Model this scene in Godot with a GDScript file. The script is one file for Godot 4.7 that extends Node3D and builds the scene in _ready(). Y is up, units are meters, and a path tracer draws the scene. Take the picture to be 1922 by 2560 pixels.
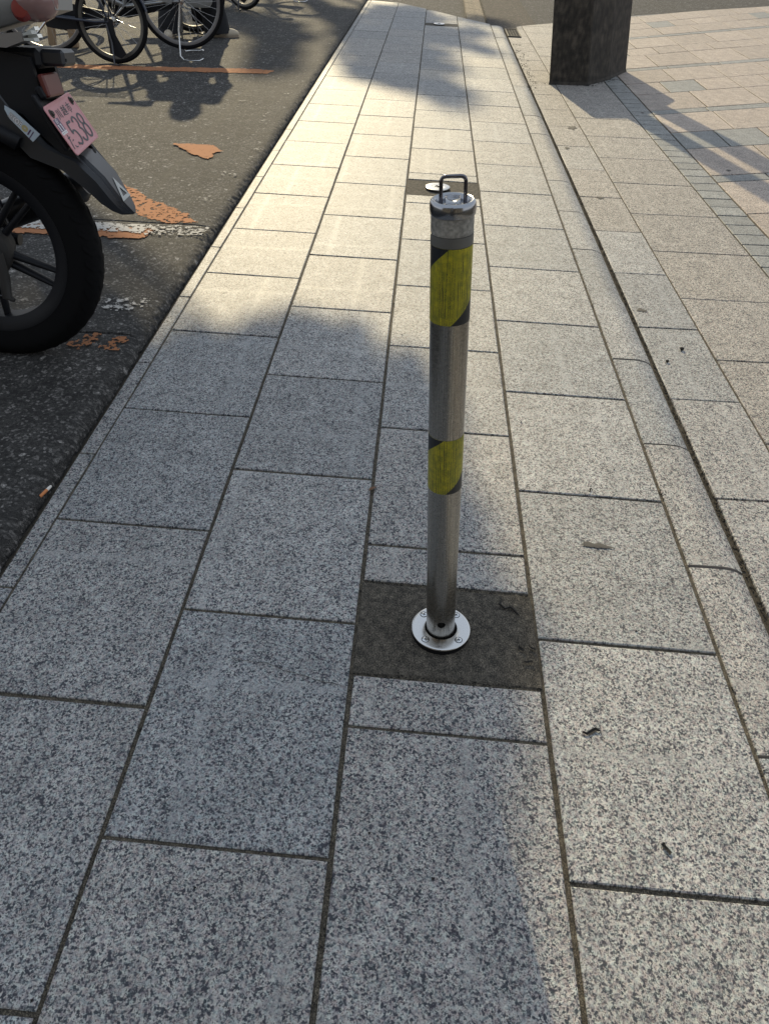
extends Node3D

const SLAB_W := 0.36       # width of a column of granite slabs
const SLAB_L := 0.48       # length of a slab
const SKEW := 0.027        # the cross joints are not quite square to the kerb
const X0 := -0.7945        # left joint of the walkway
const LOT_Y := 0.03        # the car park stands a little above the walkway
const LOW_Y := -0.010      # the square on the right lies a little below it
const SUN_ELEVATION := 28.0
const SUN_AZIMUTH := 12.3

var rng := RandomNumberGenerator.new()
var M := {}
var taken := {}


# ---------------------------------------------------------------- scene helpers
func numbered(called: String, parent: Node) -> String:
	var key := str(parent.get_instance_id()) + called
	var n: int = taken.get(key, 0)
	taken[key] = n + 1
	return called if n == 0 else "%s_%03d" % [called, n]


func tag(o: Node, label: String, category: String, group := "", kind := "") -> Node:
	if label != "":
		o.set_meta("label", label)
	if category != "":
		o.set_meta("category", category)
	if group != "":
		o.set_meta("group", group)
	if kind != "":
		o.set_meta("kind", kind)
	return o


func thing(called: String, label: String, category: String, at := Vector3.ZERO, basis := Basis(), group := "") -> Node3D:
	var o := Node3D.new()
	o.name = numbered(called, self)
	add_child(o, true)
	o.transform = Transform3D(basis, at)
	tag(o, label, category, group)
	return o


func part(called: String, mesh: Mesh, mat: Material, parent: Node, xf := Transform3D()) -> MeshInstance3D:
	var o := MeshInstance3D.new()
	o.name = numbered(called, parent)
	o.mesh = mesh
	o.material_override = null
	if mat:
		o.set_surface_override_material(0, mat)
	o.transform = xf
	parent.add_child(o, true)
	return o


# ---------------------------------------------------------------- mesh helpers
func S(flat := false) -> SurfaceTool:
	var st := SurfaceTool.new()
	st.begin(Mesh.PRIMITIVE_TRIANGLES)
	st.set_smooth_group(-1 if flat else 0)
	return st


func done(st: SurfaceTool) -> ArrayMesh:
	st.generate_normals()
	return st.commit()


func tri(st: SurfaceTool, a: Vector3, b: Vector3, c: Vector3) -> void:  # counterclockwise from outside
	st.add_vertex(a)
	st.add_vertex(c)
	st.add_vertex(b)


func quad(st: SurfaceTool, a: Vector3, b: Vector3, c: Vector3, d: Vector3) -> void:
	tri(st, a, b, c)
	tri(st, a, c, d)


func tri_uv(st: SurfaceTool, a: Vector3, b: Vector3, c: Vector3, ua: Vector2, ub: Vector2, uc: Vector2) -> void:
	st.set_uv(ua)
	st.add_vertex(a)
	st.set_uv(uc)
	st.add_vertex(c)
	st.set_uv(ub)
	st.add_vertex(b)


func lathe(st: SurfaceTool, profile: Array, segs: int, xf := Transform3D(), uv_scale := Vector2(1, 1)) -> void:
	# profile: Vector2(radius, height) from the bottom outwards and up; outside is on its right
	var group := 1
	var length := 0.0
	for i in profile.size() - 1:
		var p: Vector2 = profile[i]
		var q: Vector2 = profile[i + 1]
		if i > 0:
			var o: Vector2 = profile[i - 1]
			if absf((p - o).angle_to(q - p)) > 0.7:
				group += 1
		st.set_smooth_group(group)
		var l2 := length + p.distance_to(q)
		for s in segs:
			var a := TAU * s / segs
			var b := TAU * (s + 1) / segs
			var pa := xf * Vector3(p.x * sin(a), p.y, p.x * cos(a))
			var pb := xf * Vector3(p.x * sin(b), p.y, p.x * cos(b))
			var qa := xf * Vector3(q.x * sin(a), q.y, q.x * cos(a))
			var qb := xf * Vector3(q.x * sin(b), q.y, q.x * cos(b))
			var u0 := uv_scale.x * s / segs
			var u1 := uv_scale.x * (s + 1) / segs
			var v0 := length * uv_scale.y
			var v1 := l2 * uv_scale.y
			if p.x > 0.00001:
				tri_uv(st, pa, pb, qb, Vector2(u0, v0), Vector2(u1, v0), Vector2(u1, v1))
			if q.x > 0.00001:
				tri_uv(st, pa, qb, qa, Vector2(u0, v0), Vector2(u1, v1), Vector2(u0, v1))
		length = l2
	st.set_smooth_group(0)


func lathed(profile: Array, segs: int, xf := Transform3D(), uv_scale := Vector2(1, 1)) -> ArrayMesh:
	var st := S()
	lathe(st, profile, segs, xf, uv_scale)
	return done(st)


func tube(st: SurfaceTool, pts: Array, radius, segs := 8, closed := false) -> void:
	var n := pts.size()
	var frames := []
	var up := Vector3(0.123, 0.98, 0.17).normalized()
	for i in n:
		var a: Vector3 = pts[(i - 1 + n) % n] if closed else pts[maxi(i - 1, 0)]
		var b: Vector3 = pts[(i + 1) % n] if closed else pts[mini(i + 1, n - 1)]
		var t := (b - a).normalized()
		if i == 0 and absf(t.dot(up)) > 0.9:
			up = Vector3(0.9, 0.1, 0.4).normalized()
		var side := t.cross(up).normalized()
		up = side.cross(t).normalized()
		frames.append([side, up])
	var count := n if closed else n - 1
	st.set_smooth_group(1)
	for i in count:
		var j := (i + 1) % n
		var ri: float = radius[i] if radius is Array else radius
		var rj: float = radius[j] if radius is Array else radius
		var pi_: Vector3 = pts[i]
		var pj: Vector3 = pts[j]
		for s in segs:
			var a := TAU * s / segs
			var b := TAU * (s + 1) / segs
			var fi0: Vector3 = frames[i][0]
			var fi1: Vector3 = frames[i][1]
			var fj0: Vector3 = frames[j][0]
			var fj1: Vector3 = frames[j][1]
			quad(st, pi_ + (fi0 * cos(a) + fi1 * sin(a)) * ri, pj + (fj0 * cos(a) + fj1 * sin(a)) * rj, pj + (fj0 * cos(b) + fj1 * sin(b)) * rj, pi_ + (fi0 * cos(b) + fi1 * sin(b)) * ri)
	if not closed:
		for e in 2:
			st.set_smooth_group(2 + e)
			var i := 0 if e == 0 else n - 1
			var r: float = radius[i] if radius is Array else radius
			var c: Vector3 = pts[i]
			var f0: Vector3 = frames[i][0]
			var f1: Vector3 = frames[i][1]
			for s in segs:
				var a := TAU * s / segs
				var b := TAU * (s + 1) / segs
				var va := c + (f0 * cos(a) + f1 * sin(a)) * r
				var vb := c + (f0 * cos(b) + f1 * sin(b)) * r
				if e == 0:
					tri(st, c, va, vb)
				else:
					tri(st, c, vb, va)
	st.set_smooth_group(0)


func tubed(pts: Array, radius, segs := 8, closed := false) -> ArrayMesh:
	var st := S()
	tube(st, pts, radius, segs, closed)
	return done(st)


func loft(st: SurfaceTool, sections: Array, closed := true, caps := true, flat := false, ribbed := false) -> void:
	# sections: arrays of Vector3, counterclockwise seen from the last section's side
	st.set_smooth_group(-1 if flat else 1)
	for i in sections.size() - 1:
		var p: Array = sections[i]
		var q: Array = sections[i + 1]
		var m := p.size()
		for s in (m if closed else m - 1):
			var t := (s + 1) % m
			if ribbed:
				st.set_smooth_group(10 + s)
			quad(st, p[s], p[t], q[t], q[s])
	if caps:
		for e in 2:
			st.set_smooth_group(-1)
			var p: Array = sections[0] if e == 0 else sections[-1]
			var c := Vector3.ZERO
			for v in p:
				c += v / p.size()
			for s in p.size():
				if e == 0:
					tri(st, c, p[(s + 1) % p.size()], p[s])
				else:
					tri(st, c, p[s], p[(s + 1) % p.size()])
	st.set_smooth_group(0)


func box(st: SurfaceTool, size: Vector3, bevel: float, xf := Transform3D()) -> void:
	var h := size / 2
	var b := minf(bevel, minf(h.x, minf(h.y, h.z)) * 0.9)
	st.set_smooth_group(-1)
	var axes := [Vector3.RIGHT, Vector3.UP, Vector3.BACK]
	for k in 3:
		for s in [-1.0, 1.0]:
			var n: Vector3 = axes[k] * s
			var u: Vector3 = axes[(k + 1) % 3]
			var v: Vector3 = axes[(k + 2) % 3] * s
			var c := n * h[k]
			var hu: float = h[(k + 1) % 3] - b
			var hv: float = h[(k + 2) % 3] - b
			quad(st, xf * (c - u * hu - v * hv), xf * (c + u * hu - v * hv), xf * (c + u * hu + v * hv), xf * (c - u * hu + v * hv))
	for k in 3:                       # the twelve edges
		var a: Vector3 = axes[k]
		var i := (k + 1) % 3
		var j := (k + 2) % 3
		for si in [-1.0, 1.0]:
			for sj in [-1.0, 1.0]:
				var pi_: Vector3 = axes[i] * si * h[i] + axes[j] * sj * (h[j] - b)
				var pj: Vector3 = axes[i] * si * (h[i] - b) + axes[j] * sj * h[j]
				var l := a * (h[k] - b)
				if si * sj > 0:
					quad(st, xf * (pi_ - l), xf * (pj - l), xf * (pj + l), xf * (pi_ + l))
				else:
					quad(st, xf * (pj - l), xf * (pi_ - l), xf * (pi_ + l), xf * (pj + l))
	for sx in [-1.0, 1.0]:
		for sy in [-1.0, 1.0]:
			for sz in [-1.0, 1.0]:
				var px := Vector3(sx * h.x, sy * (h.y - b), sz * (h.z - b))
				var py := Vector3(sx * (h.x - b), sy * h.y, sz * (h.z - b))
				var pz := Vector3(sx * (h.x - b), sy * (h.y - b), sz * h.z)
				if sx * sy * sz > 0:
					tri(st, xf * px, xf * py, xf * pz)
				else:
					tri(st, xf * px, xf * pz, xf * py)
	st.set_smooth_group(0)


func boxed(size: Vector3, bevel: float, xf := Transform3D()) -> ArrayMesh:
	var st := S(true)
	box(st, size, bevel, xf)
	return done(st)


func ccw(poly: PackedVector2Array) -> PackedVector2Array:   # counterclockwise seen from above (x, z)
	var area := 0.0
	for i in poly.size():
		var p := poly[i]
		var q := poly[(i + 1) % poly.size()]
		area += p.x * q.y - q.x * p.y
	if area > 0:
		poly.reverse()
	return poly


func prism(st: SurfaceTool, poly: PackedVector2Array, depth: float, xf := Transform3D()) -> void:
	# outline in x, y; from z = 0 to z = depth
	if not Geometry2D.is_polygon_clockwise(poly):
		pass
	else:
		poly.reverse()
	var ix := Geometry2D.triangulate_polygon(poly)
	st.set_smooth_group(-1)
	for t in range(0, ix.size(), 3):
		var a := poly[ix[t]]
		var b := poly[ix[t + 1]]
		var c := poly[ix[t + 2]]
		if (b - a).cross(c - a) < 0:
			var swap := b
			b = c
			c = swap
		tri(st, xf * Vector3(a.x, a.y, depth), xf * Vector3(b.x, b.y, depth), xf * Vector3(c.x, c.y, depth))
		tri(st, xf * Vector3(a.x, a.y, 0), xf * Vector3(c.x, c.y, 0), xf * Vector3(b.x, b.y, 0))
	var area := 0.0
	for i in poly.size():
		area += poly[i].cross(poly[(i + 1) % poly.size()])
	for i in poly.size():
		var p := poly[i]
		var q := poly[(i + 1) % poly.size()]
		if area < 0:
			var w := p
			p = q
			q = w
		quad(st, xf * Vector3(p.x, p.y, 0), xf * Vector3(q.x, q.y, 0), xf * Vector3(q.x, q.y, depth), xf * Vector3(p.x, p.y, depth))
	st.set_smooth_group(0)


func prismed(points: Array, depth: float, xf := Transform3D()) -> ArrayMesh:
	var st := S(true)
	prism(st, PackedVector2Array(points), depth, xf)
	return done(st)


# one paving stone: a convex outline in (x, z), a worn chamfer, sides that go down into the joint
func stone(poly: PackedVector2Array, top: float, deep: float, bevel: float, tile: float, wobble: float) -> ArrayMesh:
	poly = ccw(poly)
	var outer := PackedVector2Array()
	for i in poly.size():
		var p := poly[i]
		var q := poly[(i + 1) % poly.size()]
		var n := clampi(int(p.distance_to(q) / 0.13), 1, 4)
		var side := (q - p).orthogonal().normalized()
		for k in n:
			var v := p.lerp(q, float(k) / n)
			v += side * rng.randf_range(-wobble, wobble)
			outer.append(v)
	var c := Vector2.ZERO
	for v in outer:
		c += v / outer.size()
	var m := outer.size()
	var inner := PackedVector2Array()
	for i in m:
		var a := outer[(i - 1 + m) % m]
		var b := outer[i]
		var d := outer[(i + 1) % m]
		var inward := ((a - b).normalized() + (d - b).normalized())
		if inward.length() < 0.3:
			inward = (d - a).orthogonal()
			if inward.dot(c - b) < 0:
				inward = -inward
		inward = inward.normalized() * bevel * rng.randf_range(0.7, 1.5)
		inner.append(b + inward)
	var st := S(true)
	var off := Vector2(rng.randf(), rng.randf())
	var turn := rng.randi() % 4 * PI / 2
	var uv := func(p: Vector2) -> Vector2: return p.rotated(turn) / tile + off
	var tilt := Vector2(rng.randf_range(-0.0015, 0.0015), rng.randf_range(-0.0015, 0.0015))
	var h := func(p: Vector2, y: float) -> Vector3: return Vector3(p.x, y + tilt.dot(p - c), p.y)
	for i in m:
		var j := (i + 1) % m
		tri_uv(st, h.call(c, top), h.call(inner[i], top), h.call(inner[j], top), uv.call(c), uv.call(inner[i]), uv.call(inner[j]))
		var a: Vector3 = h.call(outer[i], top - bevel * 0.8)
		var b: Vector3 = h.call(outer[j], top - bevel * 0.8)
		var ia: Vector3 = h.call(inner[i], top)
		var ib: Vector3 = h.call(inner[j], top)
		tri_uv(st, a, b, ib, uv.call(outer[i]), uv.call(outer[j]), uv.call(inner[j]))
		tri_uv(st, a, ib, ia, uv.call(outer[i]), uv.call(inner[j]), uv.call(inner[i]))
		var ga := Vector3(outer[i].x, top - deep, outer[i].y)
		var gb := Vector3(outer[j].x, top - deep, outer[j].y)
		tri_uv(st, ga, gb, b, uv.call(outer[i]), uv.call(outer[j]), uv.call(outer[j]))
		tri_uv(st, ga, b, a, uv.call(outer[i]), uv.call(outer[j]), uv.call(outer[i]))
	return done(st)


func sheet(points: Array, y: float) -> ArrayMesh:
	var poly := PackedVector2Array(points)
	var st := S(true)
	var ix := Geometry2D.triangulate_polygon(poly)
	for t in range(0, ix.size(), 3):
		var a := Vector3(poly[ix[t]].x, y, poly[ix[t]].y)
		var b := Vector3(poly[ix[t + 1]].x, y, poly[ix[t + 1]].y)
		var c := Vector3(poly[ix[t + 2]].x, y, poly[ix[t + 2]].y)
		if (b - a).cross(c - a).y < 0:
			tri(st, a, c, b)
		else:
			tri(st, a, b, c)
	return done(st)


# worn paint or dirt: only the flecks that are left of an outline
func flecks(points: Array, y: float, cell: float, noise: FastNoiseLite, threshold: float, ragged := 0.02) -> ArrayMesh:
	var poly := PackedVector2Array(points)
	var r := Rect2(poly[0], Vector2.ZERO)
	for p in poly:
		r = r.expand(p)
	var st := S(true)
	var nx := int(r.size.x / cell) + 1
	var nz := int(r.size.y / cell) + 1
	for i in nx:
		for k in nz:
			var p := r.position + Vector2((i + 0.5) * cell, (k + 0.5) * cell)
			var w := p + Vector2(noise.get_noise_2d(p.x * 300 + 900, p.y * 300), noise.get_noise_2d(p.x * 300, p.y * 300 + 700)) * ragged
			if noise.get_noise_2d(p.x * 1000, p.y * 1000) < threshold or not Geometry2D.is_point_in_polygon(w, poly):
				continue
			var x0 := r.position.x + i * cell
			var z0 := r.position.y + k * cell
			quad(st, Vector3(x0, y, z0 + cell), Vector3(x0 + cell, y, z0 + cell), Vector3(x0 + cell, y, z0), Vector3(x0, y, z0))
	return done(st)


func noise_of(seed_: int, frequency: float, octaves := 3, kind := FastNoiseLite.TYPE_SIMPLEX_SMOOTH) -> FastNoiseLite:
	var n := FastNoiseLite.new()
	n.seed = seed_
	n.noise_type = kind
	n.frequency = frequency
	n.fractal_octaves = octaves
	n.fractal_type = FastNoiseLite.FRACTAL_FBM if octaves > 1 else FastNoiseLite.FRACTAL_NONE
	return n


func field(n: FastNoiseLite, w: int, h: int) -> PackedByteArray:
	var im := n.get_seamless_image(w, h)
	im.convert(Image.FORMAT_L8)
	return im.get_data()


func cells(seed_: int, frequency: float) -> FastNoiseLite:
	var n := FastNoiseLite.new()
	n.seed = seed_
	n.noise_type = FastNoiseLite.TYPE_CELLULAR
	n.frequency = frequency
	n.fractal_type = FastNoiseLite.FRACTAL_NONE
	n.cellular_return_type = FastNoiseLite.RETURN_CELL_VALUE
	n.cellular_distance_function = FastNoiseLite.DISTANCE_EUCLIDEAN
	return n


func picture(data: PackedByteArray, w: int, h: int) -> ImageTexture:
	return ImageTexture.create_from_image(Image.create_from_data(w, h, false, Image.FORMAT_RGB8, data))


func bumps(gray: PackedByteArray, w: int, h: int, strength: float) -> ImageTexture:
	var im := Image.create_from_data(w, h, false, Image.FORMAT_L8, gray)
	im.convert(Image.FORMAT_RGBA8)
	im.bump_map_to_normal_map(strength)
	return ImageTexture.create_from_image(im)


# ---------------------------------------------------------------- textures
func warped(n: FastNoiseLite, amplitude: float, frequency: float) -> FastNoiseLite:
	n.domain_warp_enabled = true
	n.domain_warp_amplitude = amplitude
	n.domain_warp_frequency = frequency
	n.domain_warp_fractal_type = FastNoiseLite.DOMAIN_WARP_FRACTAL_PROGRESSIVE
	n.domain_warp_fractal_octaves = 3
	return n


func granite_textures(seed_: int, n: int, fleck := 1.0) -> Array:
	var a := field(warped(cells(seed_, 0.165), 7.0, 0.12), n, n)       # coarse crystals
	var b := field(warped(cells(seed_ + 1, 0.34), 4.0, 0.25), n, n)     # small crystals
	var c := field(noise_of(seed_ + 2, 0.30, 2), n, n)                 # fine grain
	var d := field(noise_of(seed_ + 3, 0.020, 3), n, n)                # where dark mica gathers
	var f := field(noise_of(seed_ + 5, 0.005, 3), n, n)                # broad stains
	var e := field(noise_of(seed_ + 4, 0.045, 3), n, n)                # greenish and bluish feldspar
	var out := PackedByteArray()
	out.resize(n * n * 3)
	var rough := PackedByteArray()
	rough.resize(n * n)
	for i in n * n:
		var shift := (d[i] - 128) * 0.36 + (c[i] - 128) * 0.22
		var coarse := clampf((66.0 - a[i] + shift) / 52.0, 0.0, 1.0)
		var small := clampf((86.0 - b[i] + shift) / 66.0, 0.0, 1.0)
		var dark := minf(coarse * 0.98 + small * 0.66, 1.0) * fleck
		var v := 162.0 + (f[i] - 128) * 0.11 + (a[i] - 128) * 0.17 + (b[i] - 128) * 0.15 + (c[i] - 128) * 0.18 + (e[i] - 128) * 0.20
		v = lerpf(v, 50.0 + (c[i] - 128) * 0.15, dark)
		var tint := (e[i] - 128) * 0.050
		var warm := (a[i] - 128) * 0.035
		out[i * 3] = clampi(int(v + warm - tint), 8, 250)
		out[i * 3 + 1] = clampi(int(v + tint * 0.5), 8, 250)
		out[i * 3 + 2] = clampi(int(v - warm + dark * 6.0), 8, 250)
		rough[i] = clampi(int(128 + (c[i] - 128) * 0.5 + (a[i] - 128) * 0.25 + (b[i] - 128) * 0.3), 0, 255)
	return [picture(out, n, n), bumps(rough, n, n, 2.4)]


func asphalt_textures(seed_: int, n: int) -> Array:
	var b := field(cells(seed_, 0.13), n, n)
	var b2 := field(cells(seed_ + 4, 0.055), n, n)
	var c := field(noise_of(seed_ + 1, 0.22, 3), n, n)
	var d := field(noise_of(seed_ + 2, 0.010, 4), n, n)
	var out := PackedByteArray()
	out.resize(n * n * 3)
	var rough := PackedByteArray()
	rough.resize(n * n)
	for i in n * n:
		var v := 41.0 + (c[i] - 128) * 0.46 + (d[i] - 128) * 0.16 + (b2[i] - 128) * 0.09 + (b[i] - 128) * 0.10
		var pebble := 0.0
		if b[i] > 196:
			pebble = (b[i] - 196) / 59.0
			v += pebble * 62.0
		if b2[i] > 249:
			v += 62.0
			pebble = 1.0
		elif b[i] < 50:
			v -= 14.0
		out[i * 3] = clampi(int(v * 1.02), 6, 240)
		out[i * 3 + 1] = clampi(int(v), 6, 240)
		out[i * 3 + 2] = clampi(int(v * 0.98), 6, 240)
		rough[i] = clampi(int(110 + (c[i] - 128) * 1.0 + pebble * 70), 0, 255)
	return [picture(out, n, n), bumps(rough, n, n, 5.0)]


func mortar_textures(seed_: int, n: int) -> Array:
	var b := field(cells(seed_, 0.42), n, n)
	var c := field(noise_of(seed_ + 1, 0.11, 4), n, n)
	var d := field(noise_of(seed_ + 2, 0.02, 3), n, n)
	var out := PackedByteArray()
	out.resize(n * n * 3)
	var rough := PackedByteArray()
	rough.resize(n * n)
	for i in n * n:
		var v := 112.0 + (b[i] - 128) * 0.42 + (c[i] - 128) * 0.34 + (d[i] - 128) * 0.30
		out[i * 3] = clampi(int(v * 1.06), 6, 240)
		out[i * 3 + 1] = clampi(int(v), 6, 240)
		out[i * 3 + 2] = clampi(int(v * 0.90), 6, 240)
		rough[i] = b[i]
	return [picture(out, n, n), bumps(rough, n, n, 3.0)]


func brushed_textures(seed_: int, w: int, h: int) -> Array:      # streaks along v, dull stains and pin-pricks
	var c := field(noise_of(seed_, 0.25, 3), w, h)
	var e := field(noise_of(seed_ + 1, 0.035, 4), w, h)
	var k := field(cells(seed_ + 2, 0.20), w, h)
	var out := PackedByteArray()
	out.resize(w * h * 3)
	var rough := PackedByteArray()
	rough.resize(w * h * 3)
	for y in h:
		for x in w:
			var i := y * w + x
			var streak := c[x] * 0.6 + c[(y / 40) * w + x] * 0.4
			var v := 196.0 + (streak - 128) * 0.40 + (e[i] - 128) * 0.10
			var r := 72.0 + (128 - streak) * 0.30 + (e[i] - 128) * 0.12
			if k[i] > 253 and e[i] > 150:
				v -= 46.0
				r += 50.0
			out[i * 3] = clampi(int(v * 1.01), 6, 250)
			out[i * 3 + 1] = clampi(int(v), 6, 250)
			out[i * 3 + 2] = clampi(int(v * 0.985), 6, 250)
			for q in 3:
				rough[i * 3 + q] = clampi(int(r), 20, 230)
	return [picture(out, w, h), picture(rough, w, h)]


func band_texture(seed_: int, w: int, h: int, circumference: float, height: float, wear: float) -> ImageTexture:
	# warning tape: yellow and black slanting across, scratched along the post; v = 0 at the bottom
	var c := field(noise_of(seed_, 0.16, 3), w, h)
	var e := field(noise_of(seed_ + 1, 0.02, 3), w, h)
	var g := field(noise_of(seed_ + 2, 0.3, 2), w, h)
	var out := PackedByteArray()
	out.resize(w * h * 3)
	for y in h:
		for x in w:
			var i := y * w + x
			var u := (float(x) / w - 0.5) * circumference
			var v := float(y) / h * height
			var s := fposmod(u - v + 0.119, circumference)
			var yellow := s > 0.004 and s < 0.121
			var r := 162.0 + (e[i] - 128) * 0.22 + (g[i] - 128) * 0.12
			var gr := 156.0 + (e[i] - 128) * 0.16 + (g[i] - 128) * 0.10
			var bl := 40.0
			if not yellow:
				r = 26.0
				gr = 30.0
				bl = 38.0
			# long scratches: the same column of noise is used over a run of rows
			var run := c[((y / 46 + (x * 7) % 5) % h) * w + x] + (c[i] - 128) * 0.35
			var low := 1.0 - float(y) / h
			var cut := 192.0 - wear * 36.0 - low * 20.0
			if run > cut:
				var k := clampf((run - cut) / 12.0, 0.0, 1.0) * 0.85
				r = lerpf(r, 58.0, k)
				gr = lerpf(gr, 58.0, k)
				bl = lerpf(bl, 44.0, k)
			out[i * 3] = clampi(int(r), 5, 250)
			out[i * 3 + 1] = clampi(int(gr), 5, 250)
			out[i * 3 + 2] = clampi(int(bl), 5, 250)
	return picture(out, w, h)


func stained_texture(seed_: int, w: int, h: int, base: Color, spread: float, vertical: float) -> ImageTexture:
	var a := field(noise_of(seed_, 0.02, 4), w, h)
	var b := field(noise_of(seed_ + 1, 0.09, 3), w, h)
	var c := field(noise_of(seed_ + 2, 0.4, 2), w, h)
	var out := PackedByteArray()
	out.resize(w * h * 3)
	for y in h:
		for x in w:
			var i := y * w + x
			var run := b[(int(y * (1.0 - vertical)) % h) * w + x]
			var k := 1.0 + ((a[i] - 128) * 0.5 + (run - 128) * 0.7 + (c[i] - 128) * 0.25) / 128.0 * spread
			out[i * 3] = clampi(int(base.r8 * k), 3, 250)
			out[i * 3 + 1] = clampi(int(base.g8 * k), 3, 250)
			out[i * 3 + 2] = clampi(int(base.b8 * k), 3, 250)
	return picture(out, w, h)


func mat(color: Color, rough: float, metal := 0.0) -> StandardMaterial3D:
	var m := StandardMaterial3D.new()
	m.albedo_color = color
	m.roughness = rough
	m.metallic = metal
	return m


func lin(r: float, g: float, b: float) -> Color:
	return Color(r, g, b).linear_to_srgb()


func textured(pair: Array, tint: Color, rough: float, normal := 1.0, world_tile := 0.0) -> StandardMaterial3D:
	var m := mat(tint, rough)
	m.albedo_texture = pair[0]
	if normal > 0.0:
		m.normal_enabled = true
		m.normal_texture = pair[1]
		m.normal_scale = normal
	if world_tile > 0.0:
		m.uv1_triplanar = true
		m.uv1_world_triplanar = true
		m.uv1_scale = Vector3.ONE / world_tile
	return m


func make_materials() -> void:
	var g1 := granite_textures(11, 1024)
	var g2 := granite_textures(57, 1024)
	M.granite = []
	for k in 6:
		var tone := [0.925, 0.905, 0.875, 0.915, 0.89, 0.86][k] as float
		var warm := [0.0, 0.01, -0.01, 0.012, 0.0, -0.005][k] as float
		M.granite.append(textured([g1, g2][k % 2], Color(tone * 0.995 + warm, tone, tone * 0.997 - warm).clamp(), 0.58, 0.8))
	var g3 := granite_textures(83, 1024, 0.55)
	M.warm_granite = []
	for k in 4:
		var t := [0.935, 0.905, 0.92, 0.89][k] as float
		M.warm_granite.append(textured([g1, g2][k % 2], Color(t, t * 0.975, t * 0.94), 0.68, 0.8))
	M.pink = []
	for k in 5:
		var t := [1.0, 0.96, 0.92, 0.98, 0.94][k] as float
		M.pink.append(textured(g3, Color(t * 1.0, t * 0.93, t * 0.87), 0.66, 0.7))
	M.sett = []
	for k in 4:
		var t := [0.80, 0.76, 0.84, 0.78][k] as float
		M.sett.append(textured(g3, Color(t * 0.98, t * 0.995, t * 0.985), 0.62, 0.5))
	M.granite_world = textured(g1, Color(0.97, 0.96, 0.95), 0.62, 0.8, 0.8)
	var a1 := asphalt_textures(31, 1024)
	M.asphalt = textured(a1, Color(1, 1, 1), 0.84, 1.0, 0.85)
	M.road = textured(a1, Color(0.93, 0.95, 1.0), 0.88, 1.0, 0.9)
	M.brown_road = textured(a1, Color(1.0, 0.93, 0.87), 0.88, 1.0, 0.7)
	var m1 := mortar_textures(71, 512)
	M.mortar = textured(m1, Color(0.64, 0.63, 0.61), 0.92, 1.0, 0.22)
	M.patch = textured(m1, Color(0.62, 0.62, 0.62), 0.93, 1.0, 0.26)
	M.grit = textured(m1, Color(0.50, 0.49, 0.47), 0.95, 1.6, 0.05)
	M.kerb_concrete = textured(m1, Color(0.98, 0.95, 0.90), 0.9, 0.8, 0.5)
	var br := brushed_textures(91, 256, 1024)
	M.steel = mat(Color(0.86, 0.85, 0.83), 1.0, 1.0)
	M.steel.albedo_texture = br[0]
	M.steel.roughness_texture = br[1]
	M.steel.roughness_texture_channel = BaseMaterial3D.TEXTURE_CHANNEL_GREEN
	M.bright_steel = mat(Color(0.80, 0.80, 0.80), 0.26, 1.0)
	M.polished = mat(Color(0.78, 0.79, 0.80), 0.14, 1.0)
	M.dark_steel = mat(Color(0.30, 0.30, 0.31), 0.38, 1.0)
	M.hole = mat(lin(0.004, 0.004, 0.004), 0.9)
	M.rubber = mat(lin(0.009, 0.009, 0.010), 0.8)
	M.rubber.metallic_specular = 0.25
	var tread := field(noise_of(5, 0.02, 2), 64, 64)
	M.tyre = mat(lin(0.0065, 0.0067, 0.0075), 0.8)
	M.tyre.metallic_specular = 0.22
	M.black_plastic = mat(lin(0.009, 0.010, 0.013), 0.52)
	M.black_plastic.metallic_specular = 0.35
	M.grey_plastic = mat(lin(0.020, 0.023, 0.029), 0.36)
	M.black_paint = mat(lin(0.012, 0.013, 0.016), 0.28)
	M.wheel_paint = mat(lin(0.008, 0.009, 0.012), 0.5)
	M.wheel_paint.metallic_specular = 0.35
	M.drum = mat(lin(0.026, 0.025, 0.024), 0.75)
	M.silver = mat(lin(0.26, 0.26, 0.27), 0.32, 0.6)
	M.white_body = mat(lin(0.27, 0.275, 0.275), 0.35, 0.2)
	M.red_lens = mat(lin(0.20, 0.018, 0.016), 0.2)
	M.pale_lens = mat(lin(0.24, 0.15, 0.145), 0.18)
	M.red_lens.clearcoat_enabled = true
	M.red_lens.clearcoat = 0.6
	M.reflector = mat(lin(0.11, 0.024, 0.020), 0.35)
	M.clear_lens = mat(lin(0.62, 0.66, 0.66), 0.12, 0.5)
	M.plate_pink = mat(lin(0.48, 0.215, 0.235), 0.5)
	M.plate_ink = mat(lin(0.018, 0.026, 0.042), 0.5)
	M.purple = mat(lin(0.075, 0.030, 0.095), 0.45)
	M.white_print = mat(lin(0.68, 0.68, 0.70), 0.5)
	M.grey_print = mat(lin(0.36, 0.36, 0.37), 0.5)
	M.pale_blue = mat(lin(0.42, 0.50, 0.57), 0.4)
	M.ochre_print = mat(lin(0.42, 0.36, 0.18), 0.5)
	M.sticker_grey = mat(lin(0.38, 0.40, 0.39), 0.45)
	M.orange = mat(lin(0.31, 0.128, 0.052), 0.92)
	M.white_paint = mat(lin(0.40, 0.385, 0.36), 0.9)
	M.stain = mat(lin(0.060, 0.056, 0.052), 0.8)
	M.black_litter = mat(lin(0.014, 0.013, 0.012), 0.9)
	M.brown_litter = mat(lin(0.13, 0.065, 0.035), 0.9)
	M.filter_orange = mat(lin(0.52, 0.20, 0.075), 0.85)
	M.paper = mat(lin(0.66, 0.64, 0.60), 0.9)
	var cp := stained_texture(131, 256, 512, Color8(84, 81, 76), 0.75, 0.80)
	M.pillar = mat(Color(0.62, 0.59, 0.56), 0.9)
	M.pillar.albedo_texture = cp
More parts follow.
